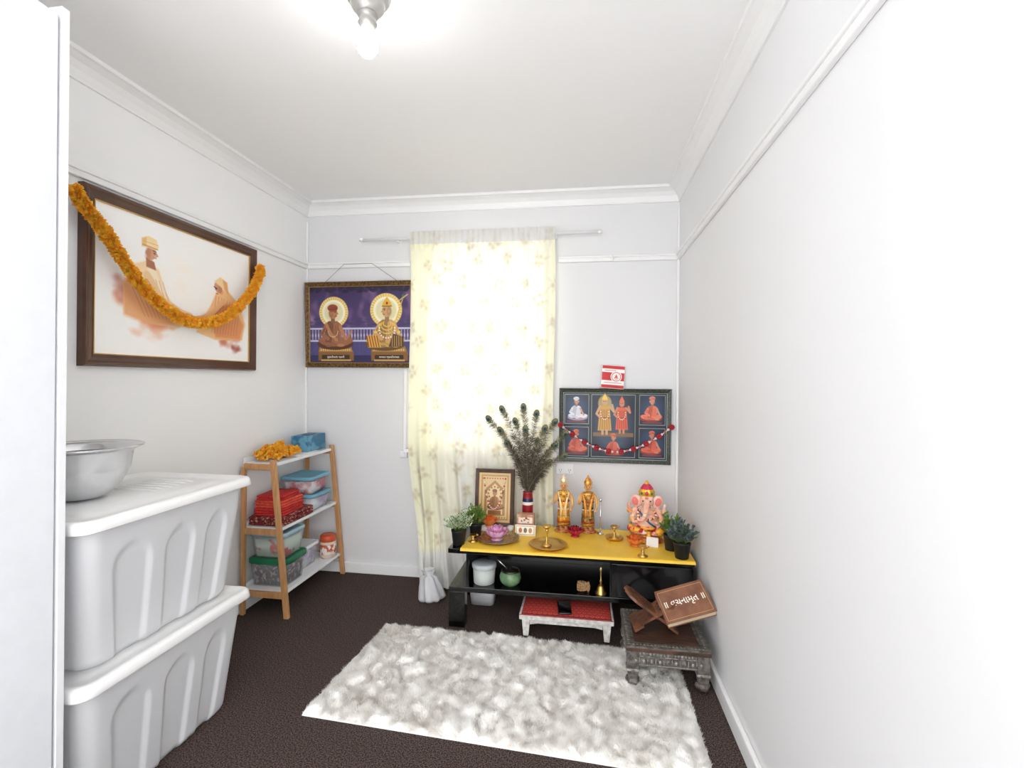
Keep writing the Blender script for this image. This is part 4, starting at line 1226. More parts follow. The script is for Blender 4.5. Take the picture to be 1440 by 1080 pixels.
b = B(); b.lathe([(0.05, 0.076), (0.053, 0.08), (0.045, 0.088), (0.01, 0.096), (0.008, 0.105), (0, 0.108)], seg=36); b.obj('lid', mat('bronze_lid', (70, 70, 60), 0.3, 0.8), gp)
b = B(); b.tube([(-0.02, 0, 0.09), (-0.06, 0.01, 0.12), (-0.075, 0.012, 0.135)], 0.004, 8); b.obj('spoon_handle', M_steel, gp)
bl = thing('hand_bell', 'small brass hand bell with a turned handle', 'bell', (0.105, 2.70, SZ))
b = B(); b.lathe([(0.03, 0), (0.031, 0.004), (0.024, 0.016), (0.019, 0.035), (0.014, 0.045), (0, 0.05)]); b.obj('bell_cup', M_brass, bl)
b = B(); b.lathe([(0.006, 0.046), (0.004, 0.06), (0.009, 0.066), (0.004, 0.075), (0.0045, 0.12), (0.009, 0.13), (0.005, 0.14), (0, 0.155)], seg=16); b.obj('handle', M_brass, bl)
b = B()
for k in range(60):
    a = k * 0.42; R = 0.026 + 0.006 * math.sin(k * 0.9)
    b.ell((R * math.cos(a), R * 0.8 * math.sin(a), 0.006 + 0.0008 * k), 0.006, n=6)
tag(b.obj('prayer_beads', mat('wooden_beads', (176, 140, 96), 0.5), loc=(0.012, 2.71, SZ)), 'coiled string of pale wooden prayer beads', 'prayer beads')

# ------------------------------------------------------------------ plants
M_leafg = mat('leaf_green', (76, 116, 44), 0.6, trans=0.2, rgb2=(140, 170, 78), vs=60)
M_leafw = mat('leaf_variegated', (224, 232, 206), 0.6, trans=0.2, rgb2=(96, 140, 62), vs=80, lo=0.45, hi=0.62)
M_leafs = mat('leaf_silver', (122, 136, 138), 0.6, trans=0.15, rgb2=(64, 80, 78), vs=60)
def plant(loc, pr, phh, spread, hgt_, leafm, label, seed, n=46, leaf=0.022):
    t = thing('potted_plant', label, 'potted plant', loc, group='small artificial plants in black pots')
    b = B(); b.lathe([(0, 0), (pr * 0.72, 0), (pr * 0.75, 0.003), (pr * 0.96, phh - 0.012), (pr, phh - 0.01), (pr, phh), (pr * 0.9, phh), (pr * 0.88, phh - 0.01), (0, phh - 0.01)], seg=28); b.obj('pot', M_blackpot, t)
    r = random.Random(seed); b = B(); bs_ = B()
    for k in range(n):
        a = r.uniform(0, 6.28); ti = r.uniform(0.05, 1.2); L_ = hgt_ * r.uniform(0.6, 1.1)
        d = Vector((math.cos(a) * math.sin(ti) * spread / hgt_, math.sin(a) * math.sin(ti) * spread / hgt_, math.cos(ti) * 0.95 + 0.1))
        p0 = Vector((math.cos(a) * pr * 0.4, math.sin(a) * pr * 0.4, phh - 0.008))
        p1_ = p0 + d * L_ * 0.55; p2 = p0 + d * L_ + Vector((0, 0, -0.008 * ti))
        bs_.tube([p0, p1_, p2], 0.0012, 4)
        for j in range(7):
            f = 0.35 + 0.65 * j / 6
            q = p0.lerp(p1_, f * 2) if f < 0.5 else p1_.lerp(p2, (f - 0.5) * 2)
            b.petal(q, a + (1.2 if j % 2 else -1.2) + r.uniform(-0.5, 0.5), r.uniform(0.0, 0.9), leaf * r.uniform(0.7, 1.2), leaf * 0.5, 0, 0.4, 2, 3)
    b.obj('foliage', leafm, t); bs_.obj('stems', M_leafg, t)
    return t
plant((-0.693, 2.725, TT - 0.005), 0.044, 0.085, 0.075, 0.105, M_leafw, 'pale variegated artificial plant in a black pot', 1, leaf=0.024)
plant((-0.625, 2.86, TT), 0.040, 0.08, 0.065, 0.105, M_leafg, 'green artificial plant in a black pot beside a frame', 2, leaf=0.020)
plant((0.525, 2.70, TT), 0.046, 0.085, 0.07, 0.10, M_leafs, 'silvery grey artificial succulent plant in a black pot', 3, leaf=0.028)
plant((0.49, 2.82, TT), 0.042, 0.085, 0.065, 0.11, M_leafg, 'green artificial plant in a black pot at the wall', 4)

# ------------------------------------------------------------------ golden framed print on bench
W4, H4 = 0.255, 0.36
p4 = framed('small wooden-framed golden deity print leaning at the wall', W4, H4, 0.026, (-0.555, 3.085, TT), 0, mat('brown_wood_frame', (78, 58, 46), 0.45, var=0.2, vs=30), M_goldline, 0.018, tilt=-7)
iw, ih = W4 - 0.046, H4 - 0.046
cv = Cv(170, int(170 * ih / iw), (216, 186, 130))
A = cv.A
cv.rect(0.05, 0.05, A - 0.05, 0.95, (184, 142, 80))
cv.rect(0.08, 0.08, A - 0.08, 0.92, (220, 190, 134))
cx = A / 2
cv.poly([(0.12, 0.86), (0.12, 0.35), (cx, 0.16), (A - 0.12, 0.35), (A - 0.12, 0.86)], (172, 126, 66))
cv.poly([(0.17, 0.84), (0.17, 0.38), (cx, 0.22), (A - 0.17, 0.38), (A - 0.17, 0.84)], (228, 200, 146))
for k in range(12):
    a = k * 0.52
    cv.ell(cx + 0.13 * math.cos(a), 0.42 + 0.13 * math.sin(a), 0.018, 0.018, (160, 108, 50))
seated(cv, cx, 0.52, 0.42, (190, 136, 76), (168, 112, 50), (100, 62, 28), 1, (150, 96, 44))
cv.rect(0.2, 0.76, A - 0.2, 0.84, (150, 98, 44))
for k in range(9):
    cv.ell(0.12 + k * (A - 0.24) / 8, 0.12, 0.014, 0.012, (180, 50, 34)); cv.ell(0.12 + k * (A - 0.24) / 8, 0.9, 0.012, 0.012, (150, 100, 44))
canvas_obj('artwork', cv, iw, ih, p4, -iw / 2, 0.023, -0.007)
b = B()
for k in range(37):
    t = -1 + 2 * k / 36
    b.ell((t * 0.07, -0.024, 0.30 - 0.19 * (1 - abs(t) ** 2.4)), 0.006, k % 2, n=6)
tag(b.obj('bead_garland', [mat('orange_bead', (206, 90, 36), 0.5), mat('white_bead', (236, 230, 226), 0.4)], loc=(-0.555, 3.085, TT), rot=(-7, 0, 0)), 'short orange and white bead garland on the golden print', 'garland')

# ------------------------------------------------------------------ lotus flowers
def lotus(loc, R, m1, m2, label, layers=3):
    t = thing('lotus_flower', label, 'artificial flower', loc, group='artificial lotus flowers on the altar')
    b = B()
    for li in range(layers):
        n = 9 - li
        for k in range(n):
            b.petal((0, 0, 0.006 + 0.004 * li), 2 * math.pi * (k + 0.5 * li) / n, 0.2 + 0.42 * li, R * (1 - 0.14 * li), R * 0.62, 0, 0.7, 4, 6)
    b.lathe([(0, 0), (R * 0.4, 0), (R * 0.3, 0.008), (0, 0.01)], seg=16)
    b.obj('petals', m1, t, solid=0.001)
    b = B(); b.lathe([(0, 0.008), (R * 0.14, 0.008), (R * 0.2, R * 0.4), (R * 0.14, R * 0.5), (0, R * 0.52)], seg=14); b.obj('flower_centre', m2, t)
M_pinkp = mat('pink_petal', (232, 140, 198), 0.5, trans=0.2, rgb2=(250, 208, 232), vs=25)
M_orangep = mat('orange_petal', (238, 104, 36), 0.5, trans=0.2, rgb2=(250, 160, 80), vs=25)
M_redp = mat('crimson_petal', (160, 10, 36), 0.5, trans=0.15, rgb2=(204, 50, 76), vs=25)
M_ctr = mat('flower_yellow', (240, 200, 80), 0.5)
def plate(loc, R, label, m=M_brass):
    t = thing('brass_plate', label, 'plate', loc, group='brass plates on the altar')
    b = B(); b.lathe([(0, 0), (R * 0.78, 0), (R * 0.86, 0.004), (R * 0.95, 0.014), (R, 0.016), (R, 0.018), (R * 0.94, 0.017), (R * 0.84, 0.006), (R * 0.76, 0.003), (0, 0.003)], seg=56); b.obj('dish', m, t)
plate((-0.486, 2.825, TT), 0.128, 'round engraved metal plate holding a pink lotus', mat('antique_plate', (196, 180, 152), 0.3, 0.9, rgb2=(124, 112, 92), vs=90))
lotus((-0.49, 2.82, TT + 0.004), 0.090, M_pinkp, M_ctr, 'pink artificial lotus flower on a metal plate')
lotus((-0.565, 2.985, TT + 0.03), 0.070, M_orangep, M_ctr, 'orange artificial lotus flower before the golden print')
b = B(); b.lathe([(0, 0), (0.05, 0), (0.05, 0.026), (0.0, 0.028)], seg=30)
tag(b.obj('flower_stand', M_white, loc=(-0.565, 2.985, TT)), 'small round white stand under the orange lotus', 'stand')
lotus((-0.04, 2.965, TT), 0.066, M_redp, mat('red_centre', (220, 90, 120), 0.5), 'crimson artificial lotus flower between the statues')
lotus((0.300, 2.855, TT), 0.068, M_orangep, M_ctr, 'orange artificial lotus flower at the elephant-headed statue')
plate((-0.189, 2.76, TT), 0.108, 'round brass plate with an oil lamp on it')
def diya(loc, h, label):
    t = thing('oil_lamp', label, 'oil lamp', loc, group='brass oil lamps on the altar')
    b = B(); b.lathe([(0, 0), (0.026, 0), (0.028, 0.004), (0.012, 0.01), (0.006, 0.02), (0.01, 0.028), (0.005, 0.036), (0.005, h * 0.6), (0.01, h * 0.65), (0.006, h * 0.7)], seg=20); b.obj('stem', M_brass, t)
    b = B(); b.lathe([(0.006, h * 0.7), (0.022, h * 0.78), (0.026, h * 0.88), (0.024, h * 0.88), (0.018, h * 0.8), (0, h * 0.78)], seg=20); b.tube([(0.018, 0, h * 0.84), (0.032, 0, h * 0.9)], [0.008, 0.003], 8); b.obj('lamp_cup', M_brass, t)
diya((-0.195, 2.76, TT + 0.0035), 0.13, 'tall brass oil lamp standing on a brass plate')
diya((0.323, 2.69, TT), 0.06, 'small brass oil lamp near the cloth edge')
plate((0.190, 2.95, TT), 0.055, 'small brass plate with a little lamp')
diya((0.190, 2.95, TT + 0.0035), 0.085, 'small brass oil lamp on a little plate')
diya((-0.62, 2.77, TT), 0.045, 'tiny brass oil lamp beside the pot')
tl = thing('tealight', 'small white tealight holder on the cloth', 'candle', (-0.435, 3.0, TT))
b = B(); b.lathe([(0, 0), (0.016, 0), (0.02, 0.012), (0.021, 0.03), (0.017, 0.03), (0.014, 0.014), (0, 0.012)], seg=20); b.obj('holder', M_white, tl)

c1 = thing('small_card', 'little cream card with printed gold picture on the cloth', 'card', (-0.335, 2.925, TT), (-8, 0, 0))
cv = Cv(80, 50, (234, 222, 196)); cv.rect(0.06, 0.08, 1.54, 0.92, (196, 176, 140)); cv.rect(0.12, 0.16, 1.48, 0.84, (238, 230, 214)); cv.ell(0.4, 0.5, 0.14, 0.24, (180, 100, 50)); cv.ell(0.8, 0.5, 0.14, 0.24, (100, 100, 70)); cv.ell(1.2, 0.5, 0.14, 0.24, (180, 130, 70))
canvas_obj('printed_face', cv, 0.12, 0.062, c1, -0.06, 0.0, -0.0022)
b = B(); b.box((0, 0, 0.031), (0.122, 0.003, 0.064)); b.obj('card_back', M_white, c1)
c2 = thing('small_card', 'folded white card by the elephant-headed statue', 'card', (0.392, 2.85, TT), (-12, 0, -18))
b = B(); b.box((0, 0, 0.025), (0.065, 0.002, 0.05)); b.box((0, 0.018, 0.024), (0.065, 0.002, 0.05), 0, rotM(rx=14)); b.obj('folded_sheet', mat('card_white', (240, 236, 232), 0.6), c2)

# ------------------------------------------------------------------ vase with feathers
vs_ = thing('vase', 'slim vase banded in crimson, navy and cream', 'vase', (-0.335, 3.045, TT))
b = B()
b.lathe([(0, 0), (0.030, 0), (0.034, 0.02), (0.034, 0.16)], m=0)
b.lathe([(0.034, 0.16), (0.034, 0.178)], m=1); b.lathe([(0.034, 0.178), (0.032, 0.20)], m=2)
b.lathe([(0.032, 0.20), (0.029, 0.23), (0.032, 0.24), (0.028, 0.24), (0.026, 0.2), (0, 0.2)], m=0)
b.obj('body', [mat('vase_crimson', (140, 20, 32), 0.3), mat('vase_cream', (240, 232, 220), 0.3), mat('vase_navy', (24, 32, 84), 0.3)], vs_)
bk = thing('small_box', 'small brown and cream printed box before the vase', 'box', (-0.338, 2.975, TT))
b = B(); b.box((0, 0, 0.06), (0.105, 0.05, 0.12)); b.obj('carton', mat('brown_carton', (166, 100, 76), 0.5, rgb2=(206, 170, 140), vs=26), bk, bevel=0.002)
b = B(); b.box((0, -0.0255, 0.085), (0.085, 0.001, 0.035)); b.obj('paper_label', mat('box_label', (236, 222, 200), 0.5, rgb2=(150, 60, 44), vs=70, lo=0.55, hi=0.6), bk)

M_barb = mat('feather_barbs', (62, 64, 44), 0.55, rgb2=(120, 114, 84), vs=50)
M_barbd = mat('feather_down', (46, 40, 34), 0.6, rgb2=(100, 90, 76), vs=50)
M_shaft = mat('feather_shaft', (150, 134, 106), 0.5)
M_e1 = mat('feather_bronze', (126, 96, 40), 0.4, 0.3); M_e2 = mat('feather_teal', (14, 104, 106), 0.35, 0.3); M_e3 = mat('feather_blue', (10, 12, 52), 0.3, 0.3); M_e0 = mat('feather_green', (70, 88, 44), 0.5)
tips = [(-0.57, 1.14), (-0.50, 1.07), (-0.49, 1.20), (-0.42, 1.12), (-0.37, 1.21), (-0.345, 1.08), (-0.28, 1.175), (-0.225, 1.09), (-0.165, 1.13), (-0.105, 1.05), (-0.165, 0.98), (-0.46, 0.99), (-0.28, 1.00), (-0.20, 0.88), (-0.105, 0.93), (-0.26, 0.80)]
rf = random.Random(4)
vb = Vector((-0.335, 3.045, TT + 0.21))
for i, (tx, tz) in enumerate(tips):
    b = B()
    ty = 3.02 + rf.uniform(-0.10, 0.05)
    tip = Vector((tx, ty, tz)); st0 = vb + Vector((rf.uniform(-0.012, 0.012), rf.uniform(-0.012, 0.012), 0))
    mid = st0.lerp(tip, 0.5) + Vector((-(tx + 0.335) * 0.3, 0, 0.04))
    pts = [(st0 * (1 - t) ** 2 + mid * 2 * t * (1 - t) + tip * t * t) for t in np.linspace(0, 1, 14)]
    pts = [p - st0 for p in pts]
    b.tube(pts, [0.0016 - 0.0008 * k / 13 for k in range(14)], 5, 1)
    n = len(pts)
    def barb(f, L_, mat_i, w0, up_, out_):
        j = min(n - 2, int(f)); p = pts[j].lerp(pts[j + 1], f - j); tg = (pts[j + 1] - pts[j]).normalized()
        sd = tg.cross(Vector((0, 1, 0))).normalized() * rf.choice((-1, 1))
        d = (tg * up_ + sd * out_ + Vector((0, rf.uniform(-0.6, 0.6), rf.uniform(-0.25, 0.05)))).normalized()
        w = d.cross(Vector((0, 1, 0))).normalized() * w0
        dr_ = Vector((0, 0, -L_ * 0.25))
        b.add([p - w, p + w, p + d * L_ * 0.6 + w * 0.8 + dr_ * 0.3, p + d * L_ + dr_, p + d * L_ * 0.6 - w * 0.8 + dr_ * 0.3], [(0, 1, 2, 3, 4)], mat_i, False)
    for k in range(300):
        f = rf.uniform(0.08, 0.66) * (n - 1)
        barb(f, rf.uniform(0.022, 0.056), 6, 0.0008, rf.uniform(0.6, 1.1), rf.uniform(0.4, 1.0))
    for k in range(120):
        f = rf.uniform(0.6, 0.88) * (n - 1)
        barb(f, rf.uniform(0.02, 0.048), 0, 0.0007, rf.uniform(0.6, 1.2), rf.uniform(0.5, 1.0))
    for k in range(130):
        f = rf.uniform(0.88, 0.99) * (n - 1)
        barb(f, rf.uniform(0.024, 0.042), 0, 0.0007, rf.uniform(0.3, 1.4), rf.uniform(0.5, 1.2))
    tg = (pts[-1] - pts[-2]).normalized()
    R = Matrix.Rotation(math.atan2(tg.x, tg.z), 4, 'Y')
    c = pts[-1] + Vector((0, -0.004, 0))
    sc_ = 1.0 if i < 10 else 0.85
    b.ell(c, (0.018 * sc_, 0.0015, 0.025 * sc_), 2, R, n=10)
    b.ell(c + Vector((0, -0.001, 0)), (0.0145 * sc_, 0.002, 0.0195 * sc_), 3, R, n=10)
    b.ell(c + Vector((0, -0.002, -0.002)), (0.011 * sc_, 0.0022, 0.0135 * sc_), 4, R, n=10)
    b.ell(c + Vector((0, -0.003, -0.003)), (0.0075 * sc_, 0.0024, 0.009 * sc_), 5, R, n=10)
    tag(b.obj('peacock_feather', [M_barb, M_shaft, M_e0, M_e1, M_e2, M_e3, M_barbd], loc=tuple(st0)), 'peacock feather with teal and blue eye in the vase', 'feather', 'peacock feathers in the vase')

# ------------------------------------------------------------------ statues
def eyes(b, x, y, z, d, r, m=0):
    b.ell((x - d, y, z), (r, r * 0.5, r * 0.7), m, n=6); b.ell((x + d, y, z), (r, r * 0.5, r * 0.7), m, n=6)
M_greenp = mat('emerald_paint', (30, 120, 84), 0.3)
M_crim = mat('crimson_flower', (166, 16, 36), 0.6)
M_wb = mat('white_bead', (236, 230, 226), 0.4)
def deity(loc, robe, robe2, sash, crownm, label, hs=1.0):
    t = thing('deity_statue', label, 'statue', loc, group='standing deity statues on the altar')
    b = B(); b.lathe([(0, 0), (0.042, 0), (0.044, 0.004), (0.04, 0.01), (0.032, 0.013), (0.034, 0.018), (0.038, 0.024), (0.034, 0.028), (0, 0.028)], seg=32, wav=0.03, nw=16, sx=1.1); b.obj('pedestal', mat('pedestal_red_gold', (206, 156, 80), 0.4, rgb2=(150, 40, 36), vs=60), t)
    b = B()
    for sx in (-1, 1):
        b.tube([(sx * 0.010, -0.012, 0.030), (sx * 0.012, 0, 0.05), (sx * 0.014, 0, 0.11), (sx * 0.015, 0, 0.16)], [0.008, 0.009, 0.013, 0.017], 10)
        b.ell((sx * 0.013, -0.014, 0.032), (0.009, 0.017, 0.006))
    b.ell((0, 0, 0.165), (0.028, 0.02, 0.025)); b.ell((0, 0, 0.20), (0.027, 0.018, 0.035)); b.ell((0, 0, 0.225), (0.034, 0.018, 0.018))
    b.tube([(0, 0, 0.23), (0, -0.001, 0.26)], 0.010, 10)
    b.ell((0, -0.002, 0.273), (0.0185, 0.02, 0.024)); b.ell((0, -0.022, 0.270), (0.0035, 0.005, 0.006)); b.ell((0, -0.016, 0.256), (0.009, 0.007, 0.006))
    for sx in (-1, 1):
        b.ell((sx * 0.019, 0, 0.271), (0.004, 0.005, 0.008))
    b.tube([(-0.033, 0, 0.228), (-0.046, -0.004, 0.20), (-0.05, -0.01, 0.172), (-0.043, -0.03, 0.19), (-0.04, -0.034, 0.205)], [0.011, 0.0095, 0.0085, 0.007, 0.006], 10)
    b.ell((-0.039, -0.037, 0.214), (0.007, 0.004, 0.011))
    b.tube([(0.033, 0, 0.228), (0.046, -0.002, 0.2), (0.05, -0.006, 0.17), (0.045, -0.02, 0.15), (0.04, -0.028, 0.14)], [0.011, 0.0095, 0.0085, 0.007, 0.006], 10)
    b.ell((0.039, -0.031, 0.133), (0.006, 0.005, 0.01))
    b.obj('body', M_skin, t, remesh=0.0022)
    b = B(); b.lathe([(0.030, 0.042), (0.037, 0.04), (0.035, 0.08), (0.031, 0.13), (0.03, 0.17), (0.031, 0.185), (0.028, 0.186)], seg=60, wav=0.05, nw=15, sy=0.8); b.obj('skirt', robe, t)
    b = B(); b.lathe([(0.031, 0.183), (0.032, 0.19), (0.031, 0.215), (0.038, 0.232), (0.03, 0.244), (0.014, 0.248)], seg=30, sy=0.68); b.obj('bodice', robe2, t)
    b = B()
    b.tube([(-0.03, -0.018, 0.24), (-0.02, -0.026, 0.2), (-0.012, -0.031, 0.15), (-0.014, -0.031, 0.09)], [0.005, 0.006, 0.007, 0.005], 8)
    b.tube([(0.03, -0.018, 0.24), (0.02, -0.026, 0.2), (0.012, -0.031, 0.15), (0.014, -0.031, 0.09)], [0.005, 0.006, 0.007, 0.005], 8)
    b.obj('sash', sash, t)
    b = B()
    for k in range(19):
        a = -2.3 + 4.6 * k / 18
        b.ell((0.022 * math.sin(a), -0.026 - 0.003 * math.cos(a), 0.222 - 0.026 * (math.cos(a) + 0.3)), 0.0038, k % 2, n=6)
    for k in range(10):
        a = -2.6 + 2.1 * k / 9
        b.ell((0.038 * math.cos(a), 0.031 * math.sin(a), 0.062), (0.003, 0.003, 0.004), 1, n=6)
        b.ell((0.035 * math.cos(a + 0.1), 0.029 * math.sin(a + 0.1), 0.10), (0.003, 0.003, 0.004), 2, n=6)
        b.ell((0.033 * math.cos(a), 0.028 * math.sin(a), 0.138), (0.003, 0.003, 0.004), 3, n=6)
    b.obj('jewellery', [M_gold, M_crim, M_greenp, M_wb], t)
    b = B()
    b.lathe([(0.032, 0.180), (0.035, 0.185), (0.032, 0.191)], sy=0.8); b.obj('belt', mat('dark_red_belt', (140, 30, 30), 0.4), t)
    b = B(); b.lathe([(0.0305, 0.046), (0.0385, 0.040), (0.0375, 0.056)], seg=60, sy=0.82); b.obj('skirt_hem', mat('hem_red', (160, 40, 30), 0.4, rgb2=(220, 170, 60), vs=80), t)
    b = B()
    b.lathe([(0.0195, 0.284), (0.022, 0.288), (0.021, 0.296), (0.024, 0.302), (0.019, 0.312), (0.014, 0.325), (0.006, 0.335), (0.003, 0.345), (0, 0.348)], seg=28, wav=0.04, nw=9)
    b.obj('crown', crownm, t)
    b = B(); eyes(b, 0, -0.0205, 0.276, 0.0075, 0.003); b.box((-0.0075, -0.021, 0.2815), (0.007, 0.001, 0.001)); b.box((0.0075, -0.021, 0.2815), (0.007, 0.001, 0.001)); b.obj('eyes', M_eye, t)
    b = B(); b.box((0, -0.0245, 0.262), (0.008, 0.001, 0.0015)); b.box((0, -0.0225, 0.286), (0.002, 0.001, 0.007)); b.obj('lips_and_mark', mat('vermilion', (180, 24, 24), 0.5), t)
    t.scale = (1.1, 1.0, 1.03 * hs)
    return t
deity((-0.113, 3.055, TT), mat('gold_robe', (244, 190, 66), 0.3, 0.45, rgb2=(206, 110, 40), vs=50), mat('gold_bodice', (244, 196, 84), 0.3, 0.5, rgb2=(170, 104, 40), vs=60), mat('cream_sash', (250, 226, 170), 0.4), mat('gold_crown', (230, 190, 100), 0.35, 0.4, rgb2=(248, 242, 226), vs=70), 'standing gold-robed deity statue with ornate cream crown')
deity((0.036, 3.065, TT), mat('brown_gold_robe', (214, 164, 84), 0.3, 0.45, rgb2=(70, 58, 50), vs=40), mat('dark_gold_bodice', (150, 104, 56), 0.35, 0.4, rgb2=(232, 180, 84), vs=60), mat('saffron_paint', (228, 124, 36), 0.45, rgb2=(244, 180, 70), vs=45), mat('red_gold_crown', (200, 74, 28), 0.35, 0.3, rgb2=(240, 196, 96), vs=60), 'standing saffron and gold deity statue with red crown', 0.98)
b = B(); b.tube([(0, 0, 0), (0, 0, 0.2)], 0.004, 8); b.lathe([(0, 0), (0.022, 0), (0.018, 0.008), (0.004, 0.012)], seg=16); b.ell((0, 0, 0.205), (0.009, 0.009, 0.012), n=8)
tag(b.obj('ritual_staff', M_steel, loc=(0.112, 3.04, TT)), 'slim silver ritual staff on a round foot', 'staff')

# elephant-headed statue
gs = thing('elephant_headed_statue', 'seated pink, red and gold elephant-headed deity statue', 'statue', (0.375, 2.965, TT), (0, 0, -6))
gs.scale = (1.08, 1.0, 1.0)
M_gbody = mat('statue_cream_pink', (250, 220, 200), 0.35, rgb2=(238, 160, 134), vs=16)
b = B(); b.lathe([(0, 0), (0.088, 0), (0.092, 0.006), (0.084, 0.014), (0.074, 0.02), (0.08, 0.03), (0.088, 0.038), (0.08, 0.045), (0, 0.045)], seg=48, wav=0.03, nw=18, sy=0.72); b.obj('pedestal', mat('statue_base_gold', (232, 178, 64), 0.35, 0.2, rgb2=(170, 36, 34), vs=40), gs)
b = B()
b.ell((0, 0.0, 0.115), (0.058, 0.045, 0.06)); b.ell((0, 0.005, 0.165), (0.056, 0.034, 0.035))
b.tube([(-0.03, 0, 0.07), (-0.075, -0.02, 0.068), (-0.05, -0.05, 0.062), (-0.01, -0.058, 0.06)], [0.028, 0.024, 0.018, 0.013], 12)
b.tube([(0.03, 0, 0.07), (0.078, -0.015, 0.07), (0.058, -0.045, 0.062), (0.04, -0.06, 0.056)], [0.028, 0.024, 0.018, 0.013], 12)
b.ell((-0.004, -0.062, 0.06), (0.018, 0.01, 0.009)); b.ell((0.036, -0.064, 0.056), (0.012, 0.014, 0.01))
b.ell((0, -0.01, 0.232), (0.036, 0.034, 0.038)); b.ell((-0.014, -0.02, 0.25), (0.019, 0.02, 0.02)); b.ell((0.014, -0.02, 0.25), (0.019, 0.02, 0.02))
b.tube([(0, -0.036, 0.235), (0, -0.056, 0.215), (-0.004, -0.070, 0.185), (-0.012, -0.078, 0.155), (-0.026, -0.080, 0.135), (-0.042, -0.076, 0.135), (-0.046, -0.072, 0.148)], [0.018, 0.016, 0.0135, 0.0115, 0.010, 0.0085, 0.007], 14)
for sx in (-1, 1):
    b.ell((sx * 0.056, 0.0, 0.228), (0.028, 0.006, 0.038), M=Matrix.Rotation(math.radians(sx * 12), 4, 'Y'))
    b.tube([(sx * 0.05, 0.004, 0.185), (sx * 0.082, -0.005, 0.165), (sx * 0.09, -0.03, 0.18), (sx * 0.092, -0.036, 0.205)], [0.014, 0.012, 0.010, 0.008], 10)
    b.ell((sx * 0.093, -0.038, 0.214), (0.009, 0.007, 0.013))
    b.tube([(sx * 0.05, 0.0, 0.175), (sx * 0.078, -0.02, 0.135), (sx * 0.066, -0.052, 0.118), (sx * 0.055, -0.06, 0.12)], [0.014, 0.012, 0.010, 0.008], 10)
    b.ell((sx * 0.05, -0.066, 0.123), (0.011, 0.008, 0.01))
b.obj('body', M_gbody, gs, remesh=0.0022)
M_pinkear = mat('inner_ear_pink', (226, 120, 112), 0.5)
for sx in (-1, 1):
    b = B(); b.tube([(sx * 0.018, -0.04, 0.215), (sx * 0.026, -0.058, 0.208), (sx * 0.028, -0.070, 0.212)], [0.005, 0.004, 0.002], 8); b.obj('tusk', mat('ivory', (250, 248, 240), 0.3), gs)
    b = B(); b.ell((sx * 0.060, -0.0055, 0.227), (0.016, 0.003, 0.025), M=Matrix.Rotation(math.radians(sx * 12), 4, 'Y')); b.obj('inner_ear', M_pinkear, gs)
b = B(); eyes(b, 0, -0.042, 0.238, 0.019, 0.0055); b.obj('eyes', M_eye, gs)
M_verm = mat('vermilion', (180, 24, 24), 0.5)
b = B(); b.box((0, -0.0425, 0.257), (0.018, 0.003, 0.003)); b.box((0, -0.0425, 0.25), (0.012, 0.003, 0.002)); b.obj('forehead_mark', M_verm, gs)
b = B()
for (zz_, yy_, rr_) in ((0.200, -0.077, 0.007), (0.178, -0.085, 0.006), (0.158, -0.090, 0.005)):
    b.ell((-0.003 - (0.2 - zz_) * 0.18, yy_, zz_), (rr_, 0.004, 0.003), 0, n=6)
b.obj('trunk_markings', M_gold, gs)
b = B(); b.lathe([(0.034, 0.260), (0.042, 0.266), (0.039, 0.276), (0.043, 0.284), (0.034, 0.302)], seg=40, wav=0.05, nw=11, sy=0.85, c=(0, -0.004, 0))
b.lathe([(0.034, 0.302), (0.03, 0.312), (0.022, 0.324), (0.015, 0.332)], seg=40, wav=0.05, nw=11, sy=0.85, c=(0, -0.004, 0), m=1)
b.lathe([(0.015, 0.332), (0.010, 0.338), (0.006, 0.348), (0, 0.354)], seg=24, c=(0, -0.004, 0))
b.ell((0, -0.042, 0.282), (0.009, 0.006, 0.012), 1, n=8); b.ell((-0.026, -0.034, 0.28), (0.006, 0.005, 0.008), 2, n=8); b.ell((0.026, -0.034, 0.28), (0.006, 0.005, 0.008), 2, n=8)
b.obj('crown', [M_gold, mat('ruby_pink', (206, 40, 84), 0.3), M_greenp], gs)
b = B(); b.ell((0, 0.004, 0.078), (0.068, 0.05, 0.03)); b.tube([(-0.084, -0.010, 0.075), (-0.083, -0.034, 0.078), (-0.06, -0.058, 0.075), (-0.02, -0.068, 0.072)], [0.018, 0.021, 0.018, 0.012], 10); b.tube([(0.086, -0.008, 0.075), (0.085, -0.03, 0.08), (0.066, -0.054, 0.074), (0.046, -0.066, 0.066)], [0.018, 0.021, 0.018, 0.012], 10); b.tube([(0.012, -0.066, 0.07), (0.012, -0.078, 0.05), (0.012, -0.082, 0.03)], [0.012, 0.012, 0.008], 8); b.obj('dhoti', mat('statue_red', (196, 40, 60), 0.4, rgb2=(242, 176, 50), vs=26, lo=0.47, hi=0.53), gs)
b = B()
for k in range(25):
    a = -2.2 + 4.4 * k / 24
    b.ell((0.046 * math.sin(a), -0.036 - 0.022 * (0.5 + 0.5 * math.cos(a)), 0.165 - 0.03 * math.cos(a)), 0.0065, k % 3, n=6)
b.obj('necklace', [M_gold, M_crim, M_wb], gs)
b = B(); b.tube([(-0.045, -0.02, 0.185), (-0.02, -0.046, 0.15), (0.015, -0.05, 0.115), (0.045, -0.036, 0.09)], 0.005, 8); b.obj('sash', mat('statue_blue', (40, 110, 160), 0.4), gs)
